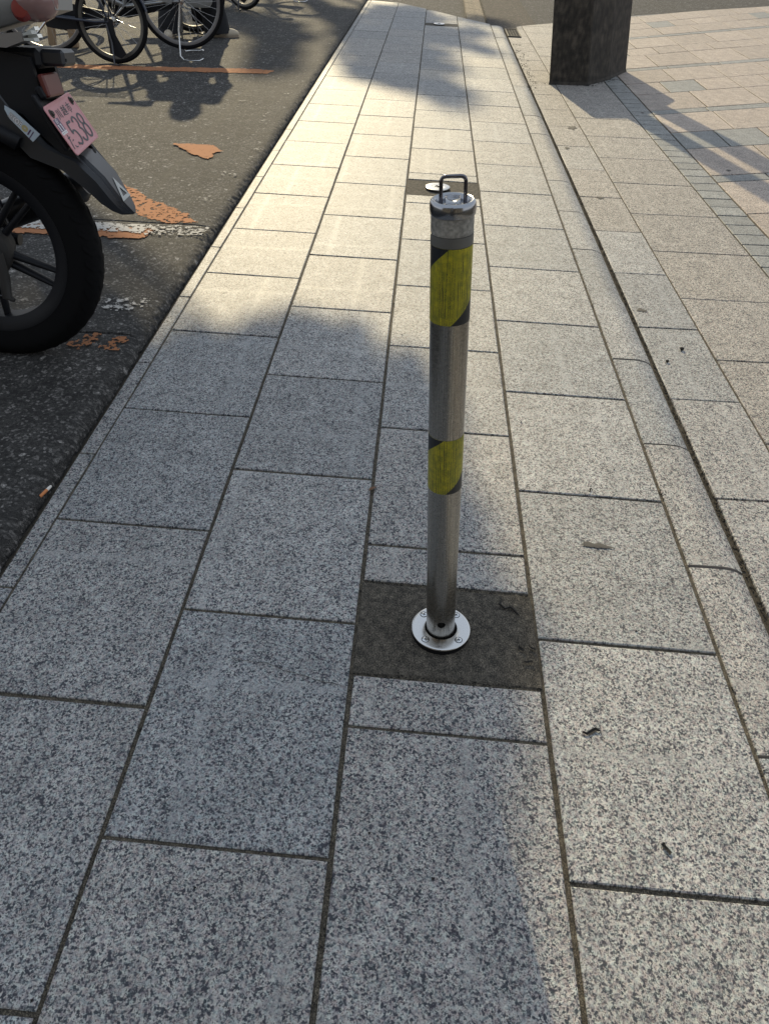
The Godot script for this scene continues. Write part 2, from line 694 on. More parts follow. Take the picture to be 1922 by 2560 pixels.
	M.pillar.uv1_triplanar = true
	M.pillar.uv1_scale = Vector3(1.1, 1.1, 1.1)
	M.iron = mat(lin(0.060, 0.056, 0.050), 0.7, 0.4)
	M.trousers = mat(lin(0.010, 0.011, 0.014), 0.9)
	M.shoe = mat(lin(0.48, 0.42, 0.33), 0.8)
	M.shoe_sole = mat(lin(0.32, 0.26, 0.20), 0.85)
	M.skin = mat(lin(0.50, 0.30, 0.21), 0.6)
	M.jacket = mat(lin(0.20, 0.18, 0.16), 0.9)
	M.hair = mat(lin(0.015, 0.012, 0.010), 0.6)
	M.cloth_grey = mat(lin(0.23, 0.23, 0.22), 0.95)
	M.wood = mat(lin(0.34, 0.24, 0.15), 0.85)
	M.bark = mat(lin(0.075, 0.055, 0.040), 0.95)
	M.leaf = mat(lin(0.055, 0.095, 0.030), 0.7)
	M.leaf.backlight_enabled = true
	M.leaf.backlight = lin(0.05, 0.09, 0.02)
	M.plaster = mat(lin(0.17, 0.155, 0.135), 0.9)
	M.dark_wood = mat(lin(0.045, 0.032, 0.024), 0.8)
	M.roof_tile = mat(lin(0.075, 0.078, 0.085), 0.7)
	M.window_glass = mat(lin(0.02, 0.025, 0.03), 0.08)


# ---------------------------------------------------------------- the setting
func walkway_outline() -> PackedVector2Array:
	return PackedVector2Array([Vector2(-0.838, 1.2), Vector2(-0.838, -11.52), Vector2(-0.80, -11.58), Vector2(-0.42, -11.43), Vector2(-0.066, -10.955), Vector2(0.296, -10.386), Vector2(0.651, -9.879), Vector2(0.651, 1.2)])


func clip(poly: PackedVector2Array, outline: PackedVector2Array) -> PackedVector2Array:
	var r := Geometry2D.intersect_polygons(poly, outline)
	if r.is_empty():
		return PackedVector2Array()
	var best: PackedVector2Array = r[0]
	return best


func area_of(poly: PackedVector2Array) -> float:
	var a := 0.0
	for i in poly.size():
		a += poly[i].cross(poly[(i + 1) % poly.size()])
	return absf(a) / 2


func strip(x0: float, x1: float, d0: float, d1: float, gap_x: float, gap_z: float, skew := SKEW) -> PackedVector2Array:
	# a stone between distances d0 and d1 from the camera's foot point, less half a joint all round
	var xa := x0 + gap_x / 2
	var xb := x1 - gap_x / 2
	var sa := skew * (xa - X0)
	var sb := skew * (xb - X0)
	return PackedVector2Array([Vector2(xa, -(d0 + gap_z / 2) + sa), Vector2(xb, -(d0 + gap_z / 2) + sb), Vector2(xb, -(d1 - gap_z / 2) + sb), Vector2(xa, -(d1 - gap_z / 2) + sa)])


func build_walkway() -> void:
	var outline := walkway_outline()
	var bed := part("walkway", sheet(Array(outline), -0.0042), M.mortar, self)
	tag(bed, "", "", "", "structure")
	# [first joint, where the joint lies] for the four columns; the middle ones hold the mortar squares of the bollards
	var firsts := [0.310, 0.070, 0.310, 0.070]
	var squares := [[0.907, 1.150], [3.790, 4.034], [9.570, 9.772]]
	var inset := Geometry2D.offset_polygon(outline, -0.003)
	var edge: PackedVector2Array = inset[0]
	for c in 4:
		var xa := X0 + c * SLAB_W
		var xb := xa + SLAB_W
		var gap := 0.0090 if c > 0 else 0.0065
		var d: float = firsts[c] - 3 * SLAB_L
		while d < 11.8:
			var runs := [[d, d + SLAB_L]]
			if c == 2:
				for s in squares:
					var next := []
					for r in runs:
						if s[1] <= r[0] or s[0] >= r[1]:
							next.append(r)
							continue
						if s[0] - r[0] > 0.03:
							next.append([r[0], s[0] - 0.002])
						if r[1] - s[1] > 0.03:
							next.append([s[1] + 0.002, r[1]])
					runs = next
			for r in runs:
				var slab := clip(strip(xa, xb, r[0], r[1], gap, 0.0070 + rng.randf_range(-0.0012, 0.0016)), edge)
				if slab.size() < 3 or area_of(slab) < 0.004:
					continue
				part("slab", stone(slab, rng.randf_range(-0.0007, 0.0007), 0.02, 0.0022, 0.54, 0.0006), M.granite[rng.randi() % 6], bed)
			d += SLAB_L
	for s in squares:
		var mortar := strip(X0 + 2 * SLAB_W, X0 + 3 * SLAB_W, s[0], s[1], 0.001, 0.0)
		part("mortar_square", stone(mortar, -0.0015, 0.02, 0.004, 0.62, 0.0028), M.patch, bed)
	# the narrow row along the car park
	var dd := 0.088 - 2 * SLAB_L
	while dd < 11.6:
		var slab := clip(strip(-0.842, X0, dd, dd + SLAB_L, 0.006, 0.006, 0.0), edge)
		if slab.size() >= 3 and area_of(slab) > 0.002:
			part("edge_slab", stone(slab, rng.randf_range(-0.001, 0.0), 0.02, 0.002, 0.54, 0.0007), M.granite[rng.randi() % 6], bed)
		dd += SLAB_L


func build_kerb() -> void:
	# bull-nosed granite kerb stones along the right of the walkway
	var kerb := part("kerb_bed", sheet([Vector2(0.651, 1.2), Vector2(0.651, -9.8), Vector2(0.80, -9.8), Vector2(0.80, 1.2)], -0.0175), M.grit, self)
	tag(kerb, "", "", "", "structure")
	var profile := [Vector2(0.0035, -0.026), Vector2(0.0035, -0.003), Vector2(0.006, 0.0), Vector2(0.070, 0.0), Vector2(0.088, -0.0010), Vector2(0.104, -0.0042), Vector2(0.117, -0.0092), Vector2(0.127, -0.0150), Vector2(0.134, -0.0210), Vector2(0.1375, -0.028)]
	var d := 0.285 - 3 * SLAB_L
	while d < 9.6:
		var st := S()
		var off := Vector2(rng.randf(), rng.randf())
		var z0 := -(d + 0.004)
		var z1 := -minf(d + SLAB_L - 0.003, 9.78)
		var lift := rng.randf_range(-0.002, 0.001)
		var steps := 6
		for k in steps:
			var za := lerpf(z0, z1, float(k) / steps)
			var zb := lerpf(z0, z1, float(k + 1) / steps)
			for i in profile.size() - 1:
				st.set_smooth_group(2 if i >= 3 else 3 + i)
				var p: Vector2 = profile[i]
				var q: Vector2 = profile[i + 1]
				var a := Vector3(0.6465 + p.x, p.y + lift, za)
				var b := Vector3(0.6465 + q.x, q.y + lift, za)
				var c := Vector3(0.6465 + q.x, q.y + lift, zb)
				var e := Vector3(0.6465 + p.x, p.y + lift, zb)
				var ua := Vector2(p.x * 1.1, za) / 0.54 + off
				var ub := Vector2(q.x * 1.1, za) / 0.54 + off
				var uc := Vector2(q.x * 1.1, zb) / 0.54 + off
				var ue := Vector2(p.x * 1.1, zb) / 0.54 + off
				tri_uv(st, a, b, c, ua, ub, uc)
				tri_uv(st, a, c, e, ua, uc, ue)
		for e in 2:
			st.set_smooth_group(-1)
			var z := z0 if e == 0 else z1
			for i in range(1, profile.size() - 1):
				var a := Vector3(0.6465 + profile[0].x, profile[0].y, z)
				var b := Vector3(0.6465 + profile[i].x, profile[i].y + lift, z)
				var c := Vector3(0.6465 + profile[i + 1].x, profile[i + 1].y + lift, z)
				if e == 0:
					tri_uv(st, a, c, b, off, off, off)
				else:
					tri_uv(st, a, b, c, off, off, off)
		part("kerb_stone", done(st), M.granite[rng.randi() % 6], kerb)
		d += SLAB_L
	# grit that has gathered at the foot of the kerb
	var st := S(true)
	for k in 4200:
		var z := rng.randf_range(-9.6, 0.6)
		var r := rng.randf_range(0.0014, 0.0042)
		var p := Vector3(rng.randf_range(0.779, 0.793), -0.0165 + r * 0.3, z)
		var b := Basis.from_euler(Vector3(rng.randf() * 6, rng.randf() * 6, rng.randf() * 6)).scaled(Vector3(r, r * 0.7, r))
		var v := [Vector3(0, 1, 0), Vector3(0.9, -0.4, 0), Vector3(-0.5, -0.4, 0.8), Vector3(-0.5, -0.4, -0.8)]
		for f in [[0, 2, 1], [0, 3, 2], [0, 1, 3], [1, 2, 3]]:
			tri(st, p + b * v[f[0]], p + b * v[f[1]], p + b * v[f[2]])
	var grit := part("grit", done(st), M.grit, kerb)
	tag(grit, "", "", "", "stuff")


func row_z(z2: float, x: float) -> float:     # the rows of the square fan out a little with distance
	return -(z2 + (0.28 + (z2 - 3.76) * 0.0976) * (x - 1.568))


func build_square() -> void:
	var bed := part("square", sheet([Vector2(0.793, 1.2), Vector2(0.793, -9.6), Vector2(0.985, -9.94), Vector2(1.39, -10.31), Vector2(2.525, -11.35), Vector2(2.94, -11.70), Vector2(3.75, -12.40), Vector2(4.83, -13.24), Vector2(9.0, -16.6), Vector2(9.0, 1.2)], LOW_Y - 0.0048), M.mortar, self)
	tag(bed, "", "", "", "structure")
	var far_edge := PackedVector2Array([Vector2(0.7, 1.2), Vector2(0.7, -9.0), Vector2(0.78, -9.60), Vector2(0.985, -9.93), Vector2(1.39, -10.30), Vector2(2.525, -11.34), Vector2(2.94, -11.69), Vector2(3.75, -12.39), Vector2(4.83, -13.22), Vector2(9.0, -16.5), Vector2(9.0, 1.2)])
	var put := func(called: String, poly: PackedVector2Array, mats: Array, gap: float) -> void:
		var in_ := Geometry2D.offset_polygon(poly, -gap / 2)
		if in_.is_empty():
			return
		var p := clip(in_[0], far_edge)
		if p.size() >= 3 and area_of(p) > 0.002:
			part(called, stone(p, LOW_Y + rng.randf_range(-0.0008, 0.0008), 0.02, 0.0018, 0.54, 0.0006), mats[rng.randi() % mats.size()], bed)
	# two rows of granite slabs along the kerb
	var d := 1.495 - 5 * SLAB_L
	while d < 10.2:
		if d < 9.0:
			put.call("slab", strip(0.7865, 0.998, d, d + SLAB_L, 0.0, 0.0, -0.01), M.granite + M.warm_granite if d < 5 else M.warm_granite, 0.007)
		else:
			put.call("slab", strip(0.93, 0.998, d, d + SLAB_L, 0.0, 0.0, -0.01), M.warm_granite, 0.007)
		d += SLAB_L
	d = 2.235 - 6 * SLAB_L
	while d < 10.4:
		put.call("slab", strip(0.998, 1.414, d, d + SLAB_L, 0.0, 0.0, -0.012), M.warm_granite, 0.007)
		d += SLAB_L
	# a band of narrow setts
	var z := 3.352 - 30 * 0.1272
	while z < 10.5:
		put.call("sett", PackedVector2Array([Vector2(1.414, -z + 0.002), Vector2(1.566, -z - 0.006), Vector2(1.566, -z - 0.1332), Vector2(1.414, -z - 0.1252)]), M.sett, 0.009)
		z += 0.1272
	# the open square: narrow grey bands between three rows of pinkish slabs
	var tops := [4.40, 4.94, 5.32, 5.817, 5.935, 6.46, 6.852, 7.346, 7.456, 8.036, 8.38, 8.906, 9.016, 9.486, 9.88, 10.4, 10.52, 11.05]
	var first_rows := [2.15, 2.268, 2.80, 3.19, 3.78, 4.281]
	var rows := first_rows + tops
	var kinds := [0, 1, 2, 3, 9, 0]
	# 0 band, 1 wide row, 2 middle row, 3 far row
	var layout := [[2.15, 2.268, 0], [2.268, 2.80, 1], [2.80, 3.19, 2], [3.19, 3.776, 3], [3.776, 4.281, 3], [4.281, 4.398, 0], [4.398, 4.94, 1], [4.94, 5.323, 2], [5.323, 5.817, 3], [5.817, 5.935, 0], [5.935, 6.46, 1], [6.46, 6.852, 2], [6.852, 7.346, 3], [7.346, 7.456, 0], [7.456, 8.036, 1], [8.036, 8.38, 2], [8.38, 8.906, 3], [8.906, 9.016, 0], [9.016, 9.486, 1], [9.486, 9.88, 2], [9.88, 10.4, 3], [10.4, 10.51, 0], [10.51, 11.0, 1], [11.0, 11.45, 2], [11.45, 11.95, 3]]
	for row in layout:
		var xs := [1.568]
		var kind: int = row[2]
		var x: float
		if kind == 2:
			x = 1.873
			xs.append(x)
			while x < 7.0:
				x += 0.33
				xs.append(x)
		elif kind == 0:
			x = 1.62 + fposmod(row[0] * 1.7, 0.5)
			xs.append(x)
			while x < 7.0:
				x += 0.56
				xs.append(x)
		else:
			x = 2.031 if kind == 3 or row[0] > 5 else 2.025
			xs.append(x)
			while x < 7.0:
				x += 0.507
				xs.append(x)
		for i in xs.size() - 1:
			var xa: float = xs[i]
			var xb: float = xs[i + 1]
			if row_z(row[0], xa) < -16.0 or xa > 1.9 - row_z(row[0], xa) * 0.42:
				continue
			var q := PackedVector2Array([Vector2(xa, row_z(row[0], xa)), Vector2(xb, row_z(row[0], xb)), Vector2(xb, row_z(row[1], xb)), Vector2(xa, row_z(row[1], xa))])
			var mats: Array = M.pink
			if kind == 0:
				mats = M.sett
			elif kind == 2:
				# some of the small slabs are the grey stone of the bands
				if (absf(row[0] - 4.94) < 0.01 and i < 2) or (absf(row[0] - 6.46) < 0.01 and i == 1) or (absf(row[0] - 8.036) < 0.01 and i == 0) or (row[0] > 9 and i % 5 == 3):
					mats = M.sett
			put.call("band_stone" if kind == 0 else "slab", q, mats, 0.0095)


func farther(points: Array) -> Array:     # marks were paced out from a little too near
	return points.map(func(v: Vector2) -> Vector2: return Vector2(v.x, v.y * 1.0105 - 0.0185))


func build_car_park() -> void:
	# asphalt with cracked joints across it and a rounded, crumbling edge towards the walkway
	var n := noise_of(201, 1.0, 3)
	var zs := []
	var z := 1.0
	var grooves := [-2.12, -3.11]
	while z > -13.0:
		zs.append(z)
		z -= 0.013 if z > -5.5 else 0.035
	for g in grooves:
		for o in [-0.007, -0.003, 0.003, 0.007]:
			zs.append(g + o)
	zs.sort()
	var prof := [[-6.5, 0.0], [-4.0, 0.0], [-2.6, 0.0], [-1.9, 0.0], [-1.6, 0.0], [-1.35, 0.0], [-1.15, 0.0], [-1.02, 0.0], [-0.95, 0.0005], [-0.915, 0.0], [-0.893, -0.001], [-0.878, -0.004], [-0.866, -0.010], [-0.858, -0.018], [-0.853, -0.026], [-0.850, -0.034], [-0.8495, -0.05]]
	var st := S()
	var grid := []
	for zz in zs:
		var row := []
		var gap := 0.0
		for g in grooves:
			if absf(zz - g) < 0.0045:
				gap = 1.0
		for i in prof.size():
			var x: float = prof[i][0]
			var y: float = LOT_Y + prof[i][1]
			var edge := clampf((x + 0.93) / 0.06, 0.0, 1.0)
			x += edge * (n.get_noise_2d(zz * 24.0, x * 60.0) * 0.005 + n.get_noise_2d(zz * 90.0, x * 150.0) * 0.003)
			y += edge * (n.get_noise_2d(zz * 30.0 + 70.0, x * 90.0) * 0.003 + n.get_noise_2d(zz * 110.0 + 70.0, x * 190.0) * 0.003)
			y += n.get_noise_2d(zz * 1.3, x * 1.3 + 40.0) * 0.006 * (1.0 - edge)
			if gap > 0 and x > -1.7:
				var k := clampf((x + 1.7) / 0.35, 0.0, 1.0)
				y -= 0.009 * k
			row.append(Vector3(x, y, zz + edge * edge * (0.012 if gap > 0 else 0.0)))
		grid.append(row)
	for r in grid.size() - 1:
		for i in prof.size() - 1:
			quad(st, grid[r + 1][i], grid[r + 1][i + 1], grid[r][i + 1], grid[r][i])
	var lot := part("car_park", done(st), M.asphalt, self)
	tag(lot, "", "", "", "structure")
	# black gap between asphalt and granite
	var gap := part("gutter_gap", sheet([Vector2(-0.88, 1.2), Vector2(-0.88, -11.5), Vector2(-0.836, -11.5), Vector2(-0.836, 1.2)], -0.012), M.grit, self)
	tag(gap, "", "", "", "structure")
	# paint that is left on it
	var n1 := noise_of(301, 0.030, 5)
	n1.fractal_gain = 0.68
	var y := LOT_Y + 0.0042
	var paint := [
		["orange_line", [Vector2(-3.5, -6.21), Vector2(-2.83, -6.225), Vector2(-2.43, -6.25), Vector2(-1.93, -6.315), Vector2(-1.30, -6.40), Vector2(-1.17, -6.36), Vector2(-1.20, -6.25), Vector2(-1.45, -6.22), Vector2(-1.89, -6.165), Vector2(-2.39, -6.11), Vector2(-3.5, -6.02)], M.orange, -0.34, "long thin orange painted line across the car park in front of the bicycles"],
		["orange_mark", [Vector2(-1.36, -4.25), Vector2(-1.267, -4.265), Vector2(-1.158, -4.264), Vector2(-1.06, -4.15), Vector2(-1.10, -4.12), Vector2(-1.095, -3.98), Vector2(-1.207, -4.085)], M.orange, -0.44, "orange arrow head shaped patch of worn paint in the middle of the asphalt"],
		["orange_mark", [Vector2(-1.58, -3.52), Vector2(-1.39, -3.54), Vector2(-1.317, -3.47), Vector2(-1.221, -3.362), Vector2(-1.157, -3.31), Vector2(-1.006, -3.19), Vector2(-0.932, -3.084), Vector2(-1.049, -3.06), Vector2(-1.133, -3.09), Vector2(-1.345, -3.289)], M.orange, -0.20, "long flaking orange patch on the asphalt under the tip of the motorcycle mudguard"],
		["orange_mark", [Vector2(-1.95, -2.99), Vector2(-1.06, -2.99), Vector2(-1.095, -2.88), Vector2(-1.26, -2.865), Vector2(-1.95, -2.86)], M.orange, -0.42, "orange bar showing under white paint behind the motorcycle tyre"],
		["orange_mark", [Vector2(-1.055, -2.0), Vector2(-0.995, -2.075), Vector2(-0.96, -2.06), Vector2(-1.0, -1.96)], M.orange, 0.02, "small scraps of orange paint beside the motorcycle tyre, left of two"],
		["orange_mark", [Vector2(-0.955, -1.98), Vector2(-0.92, -2.06), Vector2(-0.878, -2.06), Vector2(-0.90, -1.97)], M.orange, -0.02, "small scraps of orange paint at the crumbling asphalt edge, right of two"],
		["white_mark", [Vector2(-1.042, -2.33), Vector2(-0.905, -2.34), Vector2(-0.90, -2.25), Vector2(-1.04, -2.235)], M.white_paint, 0.12, "thin scraped white paint on the asphalt right of the motorcycle tyre"],
	]
	for p in paint:
		var o := part(p[0], flecks(farther(p[1]), y, 0.0045, n1, p[3], 0.03), p[2], self)
		tag(o, p[4], "road marking")
	y += 0.0035
	for p in [[[Vector2(-1.9, -3.02), Vector2(-1.114, -3.02), Vector2(-1.10, -2.93), Vector2(-1.9, -2.91)], -0.16, "flaking white painted bar on the asphalt behind the motorcycle tyre"], [[Vector2(-1.11, -3.03), Vector2(-0.86, -3.035), Vector2(-0.875, -2.94), Vector2(-1.10, -2.91)], 0.08, "faint worn white paint running from the white bar to the asphalt edge"]]:
		var o := part("white_mark", flecks(farther(p[0]), y, 0.004, n1, p[1], 0.02), M.white_paint, self)
		tag(o, p[2], "road marking")
	# specks of white paint
	var st2 := S(true)
	for c in [Vector2(-0.903, -4.03), Vector2(-0.895, -4.20), Vector2(-0.96, -3.756), Vector2(-0.93, -3.76), Vector2(-0.985, -3.374), Vector2(-0.92, -3.386), Vector2(-0.99, -4.984), Vector2(-1.201, -5.309), Vector2(-0.964, -4.809), Vector2(-1.3, -6.65), Vector2(-0.93, -5.9), Vector2(-0.95, -5.6)]:
		for k in 5:
			var q: Vector2 = farther([c])[0] + Vector2(rng.randfn(0, 0.016), rng.randfn(0, 0.022))
			var r := rng.randf_range(0.002, 0.007)
			var a := rng.randf() * TAU
			var fan := []
			for i in 6:
				var rr := r * rng.randf_range(0.5, 1.1)
				fan.append(Vector3(q.x + cos(a + i * TAU / 6) * rr * 1.5, y, q.y - sin(a + i * TAU / 6) * rr))
			for i in range(1, 5):
				tri(st2, fan[0], fan[i], fan[i + 1])
	var specks := part("paint_specks", done(st2), M.white_paint, self)
	tag(specks, "scattered specks of old white paint along the edge of the asphalt", "paint specks", "", "stuff")


func build_far_street() -> void:
	var ground := part("ground", sheet([Vector2(-80, 40), Vector2(-80, -120), Vector2(80, -120), Vector2(80, 40)], -0.055), M.road, self)
	tag(ground, "", "", "", "structure")
	# gutter of concrete blocks running away beyond the walkway, brown asphalt beside it
	var gutter := part("gutter", sheet([Vector2(0.39, -10.2), Vector2(0.47, -22.0), Vector2(0.70, -22.0), Vector2(0.62, -9.9)], -0.030), M.mortar, self)
	tag(gutter, "", "", "", "structure")
	var z := -10.22
	var i := 0
	while z > -20.0:
		var x := 0.405 + (-z - 10.2) * 0.006
		var q := PackedVector2Array([Vector2(x, z), Vector2(x + 0.205, z + 0.16), Vector2(x + 0.205, z - 0.44), Vector2(x, z - 0.58)])
		part("gutter_block", stone(q, -0.018, 0.03, 0.004, 0.5, 0.002), M.kerb_concrete, gutter)
		z -= 0.605
		i += 1
	var side := part("road_strip", sheet([Vector2(0.632, -9.90), Vector2(0.70, -9.62), Vector2(1.18, -10.10), Vector2(1.19, -12.3), Vector2(1.25, -22.0), Vector2(0.705, -22.0)], -0.022), M.brown_road, self)
	tag(side, "", "", "", "structure")


func build_setting() -> void:
	build_far_street()
	build_walkway()
	build_kerb()
	build_square()
	build_car_park()


# ---------------------------------------------------------------- bollard and covers
func screw(parent: Node, at: Vector3, turn: float) -> void:
	var s := part("screw", lathed([Vector2(0.0065, -0.001), Vector2(0.0065, 0.0004), Vector2(0.0058, 0.0009), Vector2(0.0, 0.0009)], 20), M.polished, parent, Transform3D(Basis(Vector3.UP, turn), at))
	part("countersink", lathed([Vector2(0.0066, 0.00005), Vector2(0.0078, 0.0002), Vector2(0.0078, 0.00026), Vector2(0.0066, 0.00035)], 20), M.hole, parent, Transform3D(Basis(), at))
	var st := S(true)
	box(st, Vector3(0.0062, 0.0004, 0.0014), 0.0001, Transform3D(Basis(), Vector3(0, 0.0011, 0)))
	box(st, Vector3(0.0014, 0.00042, 0.0062), 0.0001, Transform3D(Basis(), Vector3(0, 0.0011, 0)))
	part("cross_slot", done(st), M.hole, s)


func build_bollard() -> void:
	var lean := 0.062
	var basis := Basis(Vector3(0, 0, 1), atan(lean))
	var t := thing("bollard", "stainless steel removable bollard with yellow and black bands and a loop handle", "bollard", Vector3(0.0935, 0.0, -1.002))
	# flange: stays level
	part("seal_ring", lathed([Vector2(0.0572, -0.006), Vector2(0.0572, 0.008), Vector2(0.0566, 0.0102), Vector2(0.030, 0.0102)], 64), M.rubber, t)
	part("flange", lathed([Vector2(0.0570, 0.0098), Vector2(0.0584, 0.0102), Vector2(0.0590, 0.0114), Vector2(0.0588, 0.0132), Vector2(0.0576, 0.0144), Vector2(0.0550, 0.0150), Vector2(0.0335, 0.0150), Vector2(0.0322, 0.0142), Vector2(0.0318, 0.004)], 72), M.bright_steel, t)
	part("socket", lathed([Vector2(0.0318, 0.0045), Vector2(0.024, 0.0015), Vector2(0.0, 0.0015)], 40), M.hole, t)
	for k in 4:
		var a := PI / 4 + k * PI / 2 + 0.06
		screw(t, Vector3(sin(a) * 0.0462, 0.0150, cos(a) * 0.0462), a * 2.3)
	var R := 0.0282
	var post := Node3D.new()
	var xf := Transform3D(basis, Vector3(0.0, 0.0, 0.0))
	var hole_y := 0.0515
	# tube with a real hole: a ring of quads leaves out the round opening
	part("tube", holed_tube(R, 0.002, 0.3750, hole_y, 0.0078), M.steel, t, xf)
	part("hole_lining", lathed([Vector2(R - 0.004, 0.03), Vector2(R - 0.004, 0.09)], 30), M.hole, t, xf)
	var circ := TAU * R
	var bands := [[0.3750, 0.4820, 0.9, 401], [0.6765, 0.7845, 0.35, 402]]
	for b in bands:
		var m := mat(Color(0.97, 0.97, 0.97), 0.42)
		m.albedo_texture = band_texture(b[3], 512, 384, circ, 0.114, b[2])
		m.texture_repeat = true
		var st := S()
		var h: float = b[1] - b[0]
		lathe(st, [Vector2(R - 0.001, b[0] - 0.0004), Vector2(R + 0.0004, b[0]), Vector2(R + 0.0004, b[1]), Vector2(R - 0.001, b[1] + 0.0004)], 64, Transform3D(Basis(Vector3.UP, PI - 0.10), Vector3.ZERO), Vector2(1, 0.985 / h))
		var o := part("warning_band", done(st), m, t, xf)
		o.set_meta("label", "worn yellow and black band, lower on the post" if b[0] < 0.5 else "yellow and black band near the top of the post")
	part("tube", lathed([Vector2(R, 0.4820), Vector2(R, 0.6765)], 64, Transform3D(), Vector2(2, 5)), M.steel, t, xf)
	part("upper_ring", lathed([Vector2(R - 0.002, 0.7845), Vector2(R + 0.0006, 0.7852), Vector2(R + 0.0006, 0.7985), Vector2(R - 0.002, 0.7990)], 64, Transform3D(), Vector2(3, 9)), M.ring, t, xf)
	part("grey_tape", lathed([Vector2(R - 0.002, 0.7990), Vector2(R + 0.0003, 0.7994), Vector2(R + 0.0003, 0.8232), Vector2(R - 0.002, 0.8238)], 64, Transform3D(), Vector2(1, 22)), M.tape, t, xf)
	var cap := part("cap", lathed([Vector2(R - 0.002, 0.8226), Vector2(0.0296, 0.8230), Vector2(0.0304, 0.8242), Vector2(0.0306, 0.8320), Vector2(0.0302, 0.8365), Vector2(0.0288, 0.8398), Vector2(0.0265, 0.8410), Vector2(0.0240, 0.8404), Vector2(0.0222, 0.8384), Vector2(0.0212, 0.8350), Vector2(0.0195, 0.8330), Vector2(0.0, 0.8325)], 72), M.cap, t, xf)
	# the moulded lock seat in the dish of the cap
	var seat := S()
	var secs := []
	for k in 9:
		var f := float(k) / 8
		var x := lerpf(-0.0095, 0.0095, f)
		var sec := []
		for j in 9:
			var g := PI * j / 8
			var rr := 0.0085 + 0.002 * cos(f * TAU)
			sec.append(Vector3(x, 0.8323 + sin(g) * (0.0062 - 0.0035 * sin(PI * f)), -0.010 - cos(g) * rr))
		sec.append(Vector3(x, 0.8300, -0.002))
		sec.append(Vector3(x, 0.8300, -0.018))
		secs.append(sec)
	loft(seat, secs)
	part("lock_seat", done(seat), M.cap, t, xf)
	# the loop handle
	var pts := []
	var w := 0.0158
	pts.append(Vector3(-w, 0.8300, 0.001))
	pts.append(Vector3(-w, 0.8600, -0.001))
	for k in 5:
		var a := PI - k * PI / 8
		pts.append(Vector3(-w + 0.006 + cos(a) * 0.006, 0.8620 + sin(a) * 0.006, -0.001))
	for k in 5:
		var a := PI / 2 - k * PI / 8
		pts.append(Vector3(w - 0.006 + cos(a) * 0.006, 0.8620 + sin(a) * 0.006, -0.001))
	pts.append(Vector3(w, 0.8600, -0.001))
	pts.append(Vector3(w, 0.8300, 0.001))
	part("loop_handle", tubed(pts, 0.00255, 12), M.dark_polished, t, xf * Transform3D(Basis(Vector3.UP, 0.06), Vector3.ZERO))


func holed_tube(r: float, y0: float, y1: float, hy: float, hr: float) -> ArrayMesh:
	var st := S()
	var segs := 96
	var face := 0.035          # the hole faces the walker, a touch to the right
	var ys := []
	var y := y0
	while y < hy - hr * 1.5:
		ys.append(y)
		y += 0.02
	for k in 25:
		ys.append(hy - hr * 1.25 + k * hr * 2.5 / 24)
	y = hy + hr * 1.6
	while y < y1:
		ys.append(y)
		y += 0.05
	ys.append(y1)
	var us := []
	for k in 61:
		us.append(face - 0.34 + k * 0.68 / 60)
	var a := face + 0.34
	for k in range(1, 60):
		us.append(a + (TAU - 0.68) * k / 60)
	us.append(face - 0.34 + TAU)
	for i in ys.size() - 1:
		for k in us.size() - 1:
			var um: float = (us[k] + us[k + 1]) / 2
			var ym: float = (ys[i] + ys[i + 1]) / 2
			var du := angle_difference(um, face) * r
			if du * du + (ym - hy) * (ym - hy) < hr * hr:
				continue
			var ua: float = us[k]
			var ub: float = us[k + 1]
			var pa := Vector3(sin(ua) * r, ys[i], cos(ua) * r)
			var pb := Vector3(sin(ub) * r, ys[i], cos(ub) * r)
			var qa := Vector3(sin(ua) * r, ys[i + 1], cos(ua) * r)
			var qb := Vector3(sin(ub) * r, ys[i + 1], cos(ub) * r)
			var ta := Vector2(ua / TAU * 2, ys[i] * 5)
			var tb := Vector2(ub / TAU * 2, ys[i] * 5)
			var tc := Vector2(ub / TAU * 2, ys[i + 1] * 5)
			var td := Vector2(ua / TAU * 2, ys[i + 1] * 5)
			tri_uv(st, pa, pb, qb, ta, tb, tc)
			tri_uv(st, pa, qb, qa, ta, tc, td)
	return done(st)


func build_covers() -> void:
	for c in [[Vector3(0.080, 0, -3.88), "round steel bollard socket cover in the mortar square behind the bollard"], [Vector3(0.079, 0, -9.645), "far round steel socket cover near the end of the granite walkway"]]:
		var t := thing("socket_cover", c[1], "socket cover", c[0], Basis(), "covers of the empty bollard sockets")
		part("seal_ring", lathed([Vector2(0.0585, -0.005), Vector2(0.059, 0.006), Vector2(0.05, 0.006)], 48), M.rubber, t)
		part("disc", lathed([Vector2(0.0600, 0.006), Vector2(0.0606, 0.008), Vector2(0.0600, 0.0105), Vector2(0.058, 0.0115), Vector2(0.0335, 0.0115), Vector2(0.0325, 0.0095), Vector2(0.0310, 0.0095), Vector2(0.0300, 0.0112), Vector2(0.0, 0.0112)], 64), M.bright_steel, t)
		var st := S()
		tube(st, [Vector3(-0.013, 0.0125, 0.004), Vector3(-0.006, 0.0128, -0.010), Vector3(0.004, 0.0128, 0.002), Vector3(0.013, 0.0125, -0.008)], 0.0018, 8)
		tube(st, [Vector3(-0.004, 0.0125, 0.010), Vector3(0.010, 0.0125, 0.006)], 0.0016, 8)
		part("lock_key", done(st), M.dark_steel, t)


